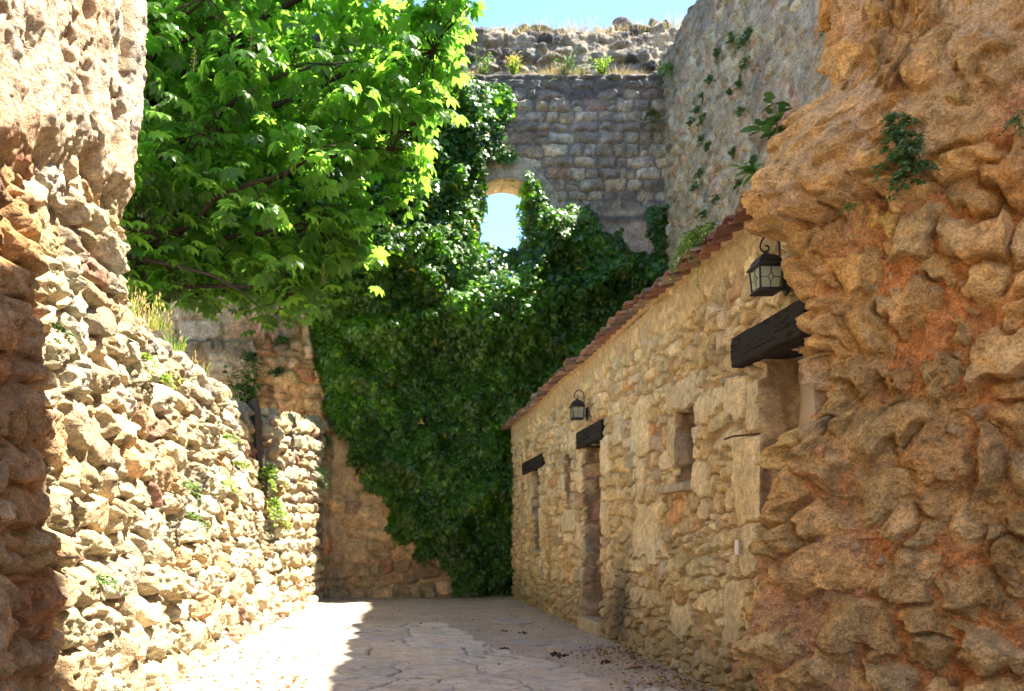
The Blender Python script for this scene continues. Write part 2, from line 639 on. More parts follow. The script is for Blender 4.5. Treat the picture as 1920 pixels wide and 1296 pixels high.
def low_wall():
    r, dep = .16, .75
    us = axis([(6.38, 9, .012), (9, 12.75, .018)])
    vs = axis([(-.06, 3.0, .009), (3.0, 3.9, .014)])
    f = stone_field(us, vs, st_left, 21, (.04, .12), (.3, 1.0), (.6, 1.05), 3.2, .12, -.008, .045, .026, .08, 5, gap=.0, mort_fn=plaster_left, hfn=plaster_keep, fine=.009, rnd=.030, top=(.03, .38), crag=.010, csc=(19, 14), mrough=.012, chips=((.15, .5), (.055, .6)))
    U, V, H = f["U"], f["V"], f["H"]
    Ht = 2.96 + .16 * (fbm(us * 1.7, us * 0 + 3, 3, 77) - .5) * 2
    Ht = Ht + .05 * np.sin(us * 2.1)
    Ht = Ht[None, :]
    w = V - (Ht - r)
    a = np.clip(w / r, 0, math.pi / 2)
    X0 = left_base(U, np.minimum(V, Ht - r))
    bx = X0 - r * (1 - np.cos(a)) - np.maximum(w - r * math.pi / 2, 0)
    bz = np.where(w < 0, V, Ht - r + r * np.sin(a))
    P = np.stack([bx + H * np.cos(a), U + .25 * H * (fbm(U * 6, V * 6, 2, 5) - .5), bz + H * np.sin(a) - .12 * H * np.cos(a)], -1)
    C = left_color(f)
    lich = sstep(.5, .62, fbm(U * 4, V * 4, 4, 90)) * sstep(2.2, 2.9, V)
    C = mixc(C, lich * .6, (.24, .215, .18))
    o = mesh_np("low_rubble_wall", P, grid_faces(len(vs), len(us)), M_rubble, C)
    tag(o, "low sunlit rubble wall of large pale stones with a ragged grassy top", "stone wall", kind="thing")
    # the back of the wall, so that it is solid
    ys = np.linspace(6.38, 12.75, 40)
    zs = np.linspace(-.1, 2.85, 12)
    Y, Z = np.meshgrid(ys, zs)
    X = -2.55 + .05 * fbm(Y * 3, Z * 3, 3, 5)
    ob = mesh_np("back_face", np.stack([X, Y, Z], -1), grid_faces(12, 40, flip=True), M_rubble, np.full((12, 40, 3), .3) * np.array([1, .85, .65]), parent=o)


def tall_left():
    r = .12
    us = axis([(-3, 3.2, .08), (3.2, 6.38, .011), (6.38, 6.38 + r * 1.57, .012), (6.38 + r * 1.57, 8.0, .05)])
    vs = axis([(-.06, 3.1, .0105), (3.1, 5.5, .011), (5.5, 8.6, .06)])
    f = stone_field(us, vs, st_left, 21, (.04, .12), (.3, 1.0), (.6, 1.05), 3.2, .12, -.008, .045, .026, .08, 5, gap=.0, mort_fn=plaster_left, hfn=plaster_keep, fine=.009, rnd=.030, top=(.03, .38), crag=.010, csc=(19, 14), mrough=.012, chips=((.15, .5), (.055, .6)))
    U, V, H = f["U"], f["V"], f["H"]
    # render details: vertical runs, holes where the render has dropped off
    up = sstep(2.9, 3.5, V)
    H = H + up * (.035 * (fbm(U * 13, V * 1.6, 4, 410) - .5) * 2 + .02 * (fbm(U * 26, V * 9, 3, 411) - .5) * 2)
    hole = sstep(.60, .72, fbm(U * 3.4, V * 2.2, 4, 412)) * up
    H = H - .07 * hole
    slot = sstep(.0, .1, U - 6.0) * (1 - sstep(6.2, 6.27, U)) * sstep(4.25, 4.45, V + .1 * np.sin(U * 30))
    H = H - .16 * slot * (.6 + .8 * fbm(U * 8, V * 5, 3, 413))
    # nearest stones lean into the lane
    H = H + .04 * sstep(5.0, 4.5, U) * (1 - sstep(2.4, 3.2, V))
    E = np.interp(V, [0, 2.9, 3.0, 3.3, 3.6, 3.95, 4.4, 4.8, 5.2, 8.6], [.12, .12, .10, .05, .00, .02, .08, .14, .18, .2]) + .08 * (fbm(V * 3, V * 0, 3, 6) - .5) * sstep(2.9, 3.2, V)
    ub = 6.38
    w = U - ub
    a = np.clip(w / r, 0, math.pi / 2)
    far = np.maximum(w - r * math.pi / 2, 0)
    shift = (E - .12) * sstep(-.9, 0, w)
    Yb = np.where(w < 0, U, ub + r * np.sin(a)) + shift
    X0 = left_base(np.minimum(U, ub), V)
    bx = X0 - r * (1 - np.cos(a)) - far
    lean = .10 * sstep(5.2, 4.3, U) * 0
    P = np.stack([bx + H * np.cos(a) + lean, Yb + H * np.sin(a), V - .12 * H], -1)
    C = left_color(f)
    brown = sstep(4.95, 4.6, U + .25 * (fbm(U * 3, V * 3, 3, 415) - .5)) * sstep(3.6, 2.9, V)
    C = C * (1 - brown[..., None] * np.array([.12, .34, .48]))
    C = mixc(C, slot * .8, (.42, .28, .14))
    C = mixc(C, (hole * .5), (.42, .27, .15))
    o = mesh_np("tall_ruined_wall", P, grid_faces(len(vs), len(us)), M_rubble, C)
    tag(o, "tall ruined wall at the left edge with old lime render above rough stones", "stone wall", kind="thing")


low_wall()
tall_left()


# ---------------- stub wall that steps out beyond the low wall
def stub_wall():
    r = .10
    L1 = 1.45                               # width of the end face towards the camera
    us = axis([(0, L1 + .2, .018), (L1 + .2, 6.4, .026)])
    Hs = 3.0
    vs = axis([(-.06, 3.5, .018), (3.5, 4.3, .03)])
    st = courses(-.3, 6.6, -.1, 4.4, (.14, .26), (.2, .5), .5, 31, .05, .25, (2.1, 3.4))
    f = stone_field(us, vs, st, 31, (.04, .12), (.3, 1.2), (.55, 1.0), 4.0, .16, -.03, .03, .02, .06, 5, fine=.008, rnd=.015, top=(.05, .45), crag=.016)
    U, V, H = f["U"], f["V"], f["H"]
    w = U - L1
    a = np.clip(w / r, 0, math.pi / 2)
    far = np.maximum(w - r * math.pi / 2, 0)
    nx0, ny0 = np.sin(a), -np.cos(a)
    xc = -1.47
    bx = np.where(w < 0, xc - r - (L1 - U), xc - r + r * np.sin(a)) + far * .052
    by = np.where(w < 0, 12.62, 12.62 + r * (1 - np.cos(a))) + far
    bx = bx - .10 * np.clip(V / 3, 0, 1) * (nx0 ** 2) * np.clip(1 - far / 4.5, 0, 1) + .12 * np.clip(V / 3, 0, 1) * sstep(0, 4, far) 
    # ragged top, higher towards the back
    Ht = np.interp(us, [0, L1, 5.9, 7], [2.92, 2.95, 3.42, 3.45]) + .10 * (fbm(us * 2.5, us * 0, 3, 35) - .5) * 2
    Ht = Ht[None, :]
    q = .12
    w2 = V - (Ht - q)
    b = np.clip(w2 / q, 0, math.pi / 2)
    back = q * (1 - np.cos(b)) + np.maximum(w2 - q * math.pi / 2, 0)
    bz = np.where(w2 < 0, V, Ht - q + q * np.sin(b))
    P = np.stack([bx + nx0 * (H * np.cos(b) - back), by + ny0 * (H * np.cos(b) - back), bz + H * np.sin(b)], -1)
    C = stone_colors(f, PAL_L, W_L, (.46, .36, .25), .14)
    front = 1 - sstep(L1 - .1, L1 + .05, U)
    C = mixc(C, front * .4 * sstep(.42, .6, fbm(U * 3, V * 3, 3, 36)), (.36, .33, .28))  # greyer tone of the less lit end face, put into its colour
    o = mesh_np("stub_wall", P, grid_faces(len(vs), len(us)), M_rubble, C)
    tag(o, "short stub of rubble wall stepping out beyond the low wall at the lane's end", "stone wall", kind="thing")


stub_wall()

# ---------------- castle back wall across the lane's end
YB = 17.3
WIN = (1.95, 3.02, 6.2, 8.25)   # opening x0, x1, z0, spring line; segmental arch above


PAR_H = 1.42


def back_wall():
    root = empty("castle_back_wall", (0, YB, 0))
    tag(root, "high castle wall closing the end of the lane with an arched opening to the sky", "castle wall", kind="thing")
    us = axis([(-11, -5.6, .05), (-5.6, 1.9, .026), (1.9, 3.1, .02), (3.1, 6.1, .022)])
    vs = axis([(-.06, 4.2, .024), (4.2, 10.55, .024), (10.55, 10.9, .03)])
    low = courses(-11, 6.2, -.1, 6.0, (.15, .32), (.2, .6), .6, 41, .05, .3, (2.3, 4.2))
    up = courses(-1.2, 6.2, 7.75, 11, (.19, .27), (.26, .60), .12, 43, .0, .10, (4.5, 8))
    mid = courses(-1.2, 6.2, 6.0, 7.75, (.22, .34), (.3, .7), .3, 44, .02, .12, (3, 6))
    lf = courses(-11, -1.2, 5.1, 11, (.42, .52), (.7, 1.2), .06, 45, .0, .0, (6, 8))
    low = low[~((low[:, 0] < -1.2) & (low[:, 1] > 5.1))]
    st = np.vstack([low, mid, up, lf])

    def mfn(U, V):
        m = .03 * np.ones_like(U) - .02 * sstep(7.7, 8.1, V)
        # plaster band beside the opening, render on the bottom left
        m += .09 * sstep(.35, .65, sstep(6.5, 6.9, V) * sstep(8.15, 7.7, V + .5 * (fbm(U * 2, V * 2, 3, 50) - .5)) * sstep(-1, 0, U))
        m += .07 * sstep(.48, .60, fbm(U * .9, V * .9, 3, 51)) * sstep(3.9, 3.4, V) * sstep(1.4, 1.9, V)
        m += .0 * U
        m -= .07 * sstep(-2.6, -2.5, U) * sstep(-.6, -1.0, U) * sstep(6, 5.4, V) * sstep(3.0, 3.5, V)
        m -= .04 * sstep(1.7, 1.1, V)
        return m
    f = stone_field(us, vs, st, 41, (.03, .09), (.1, .6), (.7, 1.0), 3.4, .05, -.035, .02, .016, .035, 4, mort_fn=mfn, fine=.008, rnd=.018, chips=((.12, .5),))
    U, V, H = f["U"], f["V"], f["H"]
    C = stone_colors(f, [(.45, .395, .30), (.51, .45, .345), (.37, .325, .255), (.42, .28, .20), (.30, .265, .22), (.49, .40, .275)],
                     [4, 3, 3, 1.3, 2, 2], (.45, .385, .30), .13, mott=.3)
    C = mixc(C, f['M'] * sstep(7.6, 8.0, V) * sstep(-1.4, -.8, U) * .75, (.15, .135, .115))
    # warm lower third, pale plaster patches, black weathering below the ledge
    lowm = sstep(5.2, 3.8, V + .8 * (fbm(U, V, 3, 52) - .5))
    C = C * (1 + lowm[..., None] * np.array([.30, .02, -.30]))
    pla = lowm * f["M"]
    C = mixc(C, pla * .8, (.50, .36, .20))
    C = C * (1 - .22 * sstep(1.1, .5, V + .5 * (fbm(U * 1.4, V, 3, 57) - .5)) * sstep(-1.4, -1, U))[..., None]
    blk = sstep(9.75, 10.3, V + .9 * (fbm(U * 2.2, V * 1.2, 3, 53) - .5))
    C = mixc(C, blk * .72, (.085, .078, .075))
    st2 = sstep(.56, .66, fbm(U * 1.5, V * 1.5, 4, 54)) * sstep(6, 8.4, V)
    C = mixc(C, st2 * .45, (.14, .13, .12))
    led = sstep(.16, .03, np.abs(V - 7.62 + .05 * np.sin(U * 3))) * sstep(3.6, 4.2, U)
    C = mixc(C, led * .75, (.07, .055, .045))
    # set-back: thicker below the string line, stepped pilaster on the left
    step = .10 * sstep(7.66, 7.58, V) * sstep(3.4, 3.8, U)
    pil = .30 * sstep(-2.6, -2.5, U + .06 * np.sin(V * 9)) * sstep(-1.02, -1.12, U + .15 * (fbm(V * 3, U * 0, 2, 8) - .5) + np.interp(V, [3, 4.5, 6], [0, .18, .5])) * sstep(6.0, 5.5, V)
    leftlow = .22 * sstep(-2.4, -2.6, U) * sstep(5.18, 5.08, V)
    base = 0
    D = step + pil + leftlow + base
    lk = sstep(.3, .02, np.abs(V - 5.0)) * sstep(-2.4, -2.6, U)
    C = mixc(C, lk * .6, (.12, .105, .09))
    wp = sstep(.05, .2, pil)
    C = C * (1 + wp[..., None] * np.array([.12, .0, -.10]))
    y = -(H * .8 + D)
    x0, x1, z0, zs = WIN
    xm, hw = (x0 + x1) / 2, (x1 - x0) / 2
    top = zs + .18 * (1 - ((U - xm) / hw) ** 2)
    hole = (U > x0) & (U < x1) & (V > z0) & (V < top)
    ring = (U > x0 - .5) & (U < x1 + .5) & (V > z0) & (V < top + .42) & ~hole & (V > 7.9)
    # dressed arch stones round the opening
    ang = np.arctan2(V - (zs - .9), U - xm)
    vou = np.cos(ang * 18)
    y = np.where(ring, -.06 + .025 * sstep(.92, .99, vou) + .012 * (fbm(U * 8, V * 8, 3, 55) - .5), y)
    rc = np.array((.42, .37, .28)) * (1 + .5 * (fbm(U * 4, V * 4, 3, 56) - .5))[..., None]
    C = np.where(ring[..., None], rc, C)
    hc = hole[:-1, :-1] & hole[1:, :-1] & hole[:-1, 1:] & hole[1:, 1:]
    # ragged top edge rounds back into the ledge
    w = V - 10.5
    a = np.clip(w / .1, 0, math.pi / 2)
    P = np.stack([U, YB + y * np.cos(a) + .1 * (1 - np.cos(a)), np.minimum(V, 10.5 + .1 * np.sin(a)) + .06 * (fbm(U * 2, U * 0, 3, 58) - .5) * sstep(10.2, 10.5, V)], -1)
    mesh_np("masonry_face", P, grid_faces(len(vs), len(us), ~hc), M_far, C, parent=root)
    # reveal of the opening, splayed through the wall thickness
    n = 40
    pts = []
    for i in range(n + 1):
        t = i / n
        xx = x0 + (x1 - x0) * t
        pts.append((xx, zs + .18 * (1 - ((xx - xm) / hw) ** 2)))
    loop = [(x0, z0)] + [(x0, z0 + (zs - z0) * k / 10) for k in range(1, 10)] + pts + [(x1, zs - (zs - z0) * k / 10) for k in range(1, 10)] + [(x1, z0)]
    K = 14
    V3, C3 = [], []
    for (px, pz) in loop:
        for k in range(K):
            t = k / (K - 1)
            nn = .03 * (fbm(np.array([pz * 5 + px * 3]), np.array([t * 6]), 3, 59)[0] - .5)
            V3.append((px + nn + (.015 if px < xm else -.015), YB - .10 + t * .75, pz + nn - .012))
            C3.append(np.array((.50, .40, .20)) * (.85 + .3 * _T[(int(pz * 40) * 31 + k) % 65536]))  # yellow of the light reflected into the opening is painted on the reveal
    mesh_np("opening_reveal", np.array(V3), grid_faces(len(loop), K), M_far, np.array(C3), parent=root)
    # core of the wall (ledge and back faces)
    mb = MB()
    yb0, yb1 = YB + .02, YB + .62
    mb.box(((-11 + x0) / 2 - .02, (yb0 + yb1) / 2 + .05, 5.2), (x0 + 11 - .04, yb1 - yb0 - .1, 10.4))
    mb.box(((x1 + 6.6) / 2 + .02, (yb0 + yb1) / 2 + .05, 5.2), (6.6 - x1 - .04, yb1 - yb0 - .1, 10.4))
    mb.box((xm, (yb0 + yb1) / 2 + .05, z0 / 2), (x1 - x0 + .08, yb1 - yb0 - .1, z0 - .02))
    mb.box((xm, (yb0 + yb1) / 2 + .05, 9.45), (x1 - x0 + .08, yb1 - yb0 - .1, 1.9))
    core = mb.build("wall_core", M_core, root)
    # stepped-back broken parapet
    us = axis([(-11, -1, .06), (-1, 6.3, .026)])
    vs = axis([(0, 1.5, .026), (1.5, 3.0, .05)])
    st = courses(-11, 6.4, -.1, 3.2, (.16, .30), (.25, .6), .6, 61, .06, .3, (2, 3.4))
    f = stone_field(us, vs, st, 61, (.04, .22), (.2, 1.2), (.5, 1.0), 3.5, .2, -.0, .10, .03, .09, 4, fine=.014, top=(.05, .5), crag=.03)
    U, V, H = f["U"], f["V"], f["H"]
    Ht = PAR_H + .16 * (fbm(us * 1.1, us * 0 + 2, 4, 62) - .5) * 2 + np.interp(us, [-11, .9, 1.6, 5.2, 6.3], [.7, .25, .05, .03, .15])
    q = .25
    w = V - (Ht[None, :] - q)
    b = np.clip(w / q, 0, math.pi / 2)
    back = q * (1 - np.cos(b)) + np.maximum(w - q * math.pi / 2, 0)
    bz = np.where(w < 0, V, Ht[None, :] - q + q * np.sin(b))
    slopeb = .35 * np.minimum(V, 1.2)
    P = np.stack([U, YB + .28 + slopeb - H * np.cos(b) + back, 10.42 + bz + H * np.sin(b)], -1)
    C = stone_colors(f, [(.10, .093, .09), (.15, .14, .13), (.07, .066, .063), (.23, .2, .165), (.17, .13, .10)], [3, 3, 2, 1.2, 1], (.23, .18, .12), .15)
    C = mixc(C, sstep(.5, .62, fbm(U * 1.7, V * 2.4, 3, 63)) * .5, (.36, .31, .22))
    mesh_np("broken_parapet", P, grid_faces(len(vs), len(us)), M_far, C, parent=root)


M_core = plain_mat("rough_masonry_core", (.36, .30, .22), .95, 0, .35, 4, .8, .2, None, .05)
back_wall()


# ---------------- tall castle wall on the right, behind the outbuilding
def tall_right():
    XR = 5.72
    us = axis([(2.0, 10.2, .12), (10.2, 17.6, .024)])
    vs = axis([(-.06, 3.6, .1), (3.6, 11.9, .024)])
    st = courses(2, 17.8, -.1, 15.5, (.13, .25), (.18, .5), .5, 71, .05, .25, (2.1, 3.4))

    def mfn(U, V):
        return .035 * (fbm(U * 1.2, V * 1.2, 3, 72) - .35)
    f = stone_field(us, vs, st, 71, (.02, .07), (.1, .6), (.6, 1.0), 2.4, .1, .0, .018, .016, .05, 4.5, mort_fn=mfn, fine=.010, rnd=.03)
    U, V, H = f["U"], f["V"], f["H"]
    C = stone_colors(f, [(.45, .39, .28), (.50, .435, .325), (.39, .335, .25), (.47, .31, .22), (.32, .28, .22)], [4, 3, 3, 1.5, 1.2], (.47, .41, .31), .12, mott=.28)
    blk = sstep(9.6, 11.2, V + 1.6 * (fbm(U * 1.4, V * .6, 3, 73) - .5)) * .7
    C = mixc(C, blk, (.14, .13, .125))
    gst = sstep(.55, .68, fbm(U * 1.0, V * .7, 4, 74))
    C = mixc(C, gst * .4, (.22, .205, .175))
    Ht = np.interp(us, [2, 12.0, 14.9, 15.6, 16.6, 17.6], [11.6, 11.4, 11.2, 10.95, 11.05, 11.2]) + .25 * (fbm(us * 1.6, us * 0, 4, 75) - .5) * 2
    q = .2
    Vc = np.minimum(V, Ht[None, :])
    over = sstep(-.12, .0, V - Ht[None, :])
    P = np.stack([XR - H * (1 - over) + over * .3, U, Vc - over * .05], -1)
    keep = ((V - Ht[None, :])[:-1, :-1] < .12)
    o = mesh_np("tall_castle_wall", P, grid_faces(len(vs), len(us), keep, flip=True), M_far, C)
    tag(o, "tall shaded castle wall dotted with green tufts, rising behind the low outbuilding", "castle wall", kind="thing")
    mb = MB()
    for i in range(60):
        y0 = 2 + 15.6 * i / 60
        y1 = 2 + 15.6 * (i + 1) / 60
        h = float(np.interp((y0 + y1) / 2, us, Ht)) - .15
        mb.box((XR + .75, (y0 + y1) / 2, h / 2), (1.3, y1 - y0, h))
    mb.build("wall_core", M_core, o)


tall_right()

# ---------------- ragged wall in the right foreground
EDGE = [(4.6, 2.66), (4.24, 2.68), (3.84, 2.68), (3.69, 2.58), (3.52, 2.36), (3.35, 2.24), (3.23, 2.20), (3.11, 2.15), (3.0, 2.20), (2.94, 2.40), (2.53, 2.49),
        (2.28, 2.53), (2.1, 2.58), (1.95, 2.57), (1.82, 2.46), (1.64, 2.29), (1.3, 2.34), (1.06, 2.24), (.69, 2.20), (.27, 2.24), (0, 2.26)]


def foreground_right():
    n_f = np.array([-.74, -.672])
    d_f = np.array([.672, -.74])
    rc = .22
    arc = math.radians(132)
    La = rc * arc
    # s<0 runs round the broken end to the back, s>0 along the face
    us = axis([(-3.2, -.75, .08), (-.75, -La, .010), (-La, 0, .006), (0, 1.75, .0068), (1.75, 2.6, .03), (2.6, 7.5, .1)])
    vs = axis([(-.06, 4.75, .0068), (4.75, 6, .05), (6, 11.0, .2)])
    st = courses(-3.4, 7.8, -.1, 5.0, (.17, .32), (.17, .46), .9, 81, .10, .25, (2.2, 4.5))
    st = np.vstack([st, courses(-3.4, 7.8, 5.0, 13.2, (.3, .5), (.3, .6), .9, 80, .10, .25, (2.2, 4.5))])
    st_s = courses(-1.0, 2.7, -.1, 4.9, (.07, .16), (.07, .20), 1.0, 88, .05, .35, (2.0, 4.0))

    def mfn(U, V):
        lime = sstep(2.35, 3.1, V + .9 * (fbm(U * 1.3 + 3, V * 1.3, 3, 82) - .5) - .35 * U)
        foot = sstep(1.5, 1.1, V) * sstep(.42, .22, U)
        return .045 * lime * (fbm(U * 4, V * 4, 3, 83) * 1.8 - .2) + .10 * foot * (fbm(U * 2, V * 2, 3, 84))
    f = stone_field(us, vs, st, 81, (.03, .15), (.4, 1.8), (.5, 1.05), 5.0, .25, -.018, .04, .012, .10, 5.5, mort_fn=mfn, fine=.006, rnd=.004, top=(.1, .8), crag=.008, mrough=.045, csc=(17, 17), chips=((.16, .9), (.07, 1.1), (.03, .9)), mchip=1.0, pack=1.5)
    U, V, H = f["U"], f["V"], f["H"]
    g = stone_field(us, vs, st_s, 83, (.02, .085), (.4, 1.6), (.5, 1.05), 4.0, .3, -.06, .01, .008, .05, 6, fine=.005, rnd=.004, top=(.1, .8), crag=.006, chips=((.06, .8), (.028, .8)), pack=1.0)
    g["H"] = g["H"] - .03
    pal_fg = [(.54, .345, .13), (.58, .39, .16), (.49, .30, .11), (.52, .36, .17), (.44, .235, .09)]
    C = stone_colors(f, [(.54, .35, .135), (.58, .39, .16), (.50, .31, .115), (.51, .36, .17), (.58, .38, .125), (.44, .24, .10)],
                     [4, 3.5, 3, .8, .8, .5], (.54, .34, .13), .09, mott=.3)
    C = C * 1.06
    Cs = stone_colors(g, pal_fg, [4, 3, 3, 1.5, .7], (.46, .29, .115), .11, mott=.3)
    sm = sstep(-.004, .004, g["H"] - H)
    f["M"] = f["M"] * (1 - sm)
    C = C * (1 - sm[..., None]) + Cs * sm[..., None]
    H = np.maximum(H, g["H"])
    # clay mortar low and middle, lime mortar above, pink wash at the foot
    clay = sstep(.46, .58, fbm(U * 1.5, V * 1.5, 3, 85) + .18 * sstep(3.0, 2.0, V) - .12 * sstep(3, 3.6, V)) * f["M"]
    C = mixc(C, clay * .8, (.54, .22, .07))
    dust = sstep(.5, .66, fbm(U * 2.3 + 7, V * 2.3, 4, 89))
    C = mixc(C, dust * .35 * (1 - f["M"]), (.42, .25, .12))
    C = C * np.array([1.15, 1.15, 1.25])
    lime = sstep(2.35, 3.1, V + .9 * (fbm(U * 1.3 + 3, V * 1.3, 3, 82) - .5) - .35 * U) * f["M"]
    C = mixc(C, lime * .85, (.64, .47, .28))
    foot = sstep(1.6, 1.1, V + .4 * (fbm(U * 3, V * 3, 2, 86) - .5)) * sstep(.5, .25, U)
    C = mixc(C, foot * .6 * f["M"], (.54, .37, .23))
    E = interp(vs, EDGE) + .05 * (fbm(vs * 5, vs * 0, 3, 87) - .5)
    dE = (E - 2.2)[:, None]
    a = np.clip(-U / rc, 0, arc)
    back = np.maximum(-U - La, 0)
    fwd = np.maximum(U, 0)
    ang0 = math.atan2(n_f[1], n_f[0])
    th = ang0 - a                                    # turns from the face round to +Y
    nx, ny = np.cos(th), np.sin(th)
    # arc centre sits behind the face corner
    cx, cy = 2.2 - n_f[0] * rc + .03, 4.9 - n_f[1] * rc - .12
    bx = cx + rc * nx
    by = cy + rc * ny
    bx = bx + back
    by = by + back * .02
    bend = np.maximum(fwd - 1.9, 0)
    straight = np.minimum(fwd, 1.9)
    bx = bx + d_f[0] * straight + .05 * bend
    by = by + d_f[1] * straight - bend
    wgt = np.exp(-(fwd / .62) ** 1.5) * np.exp(-back / 1.2)
    bx = bx + dE * wgt
    H = H - .03
    P = np.stack([bx + nx * H, by + ny * H, V - .10 * H], -1)
    o = mesh_np("ragged_foreground_wall", P, grid_faces(len(vs), len(us), flip=False), M_clay, C)
    tag(o, "broken orange-brown rubble wall with red clay mortar in the right foreground", "stone wall", kind="thing")


foreground_right()

# ---------------- low stone outbuilding
XF, EAVE, YEND = 2.54, 3.34, 16.7
LINTELS = [(13.42, 15.38, 2.30, 2.50, .040), (9.76, 11.06, 2.31, 2.52, .045), (5.0, 6.04, 2.36, 2.565, .085)]
OPEN = {  # y0, y1, z0, z1, depth
    "far_window": (13.84, 14.44, .95, 2.30, .34),
    "slot_window": (11.46, 11.87, 1.55, 2.31, .30),
    "door": (9.90, 10.81, .17, 2.31, .36),
    "small_window": (6.97, 7.36, 1.62, 2.24, .34),
    "near_door": (4.96, 5.72, .0, 2.36, .255),
}


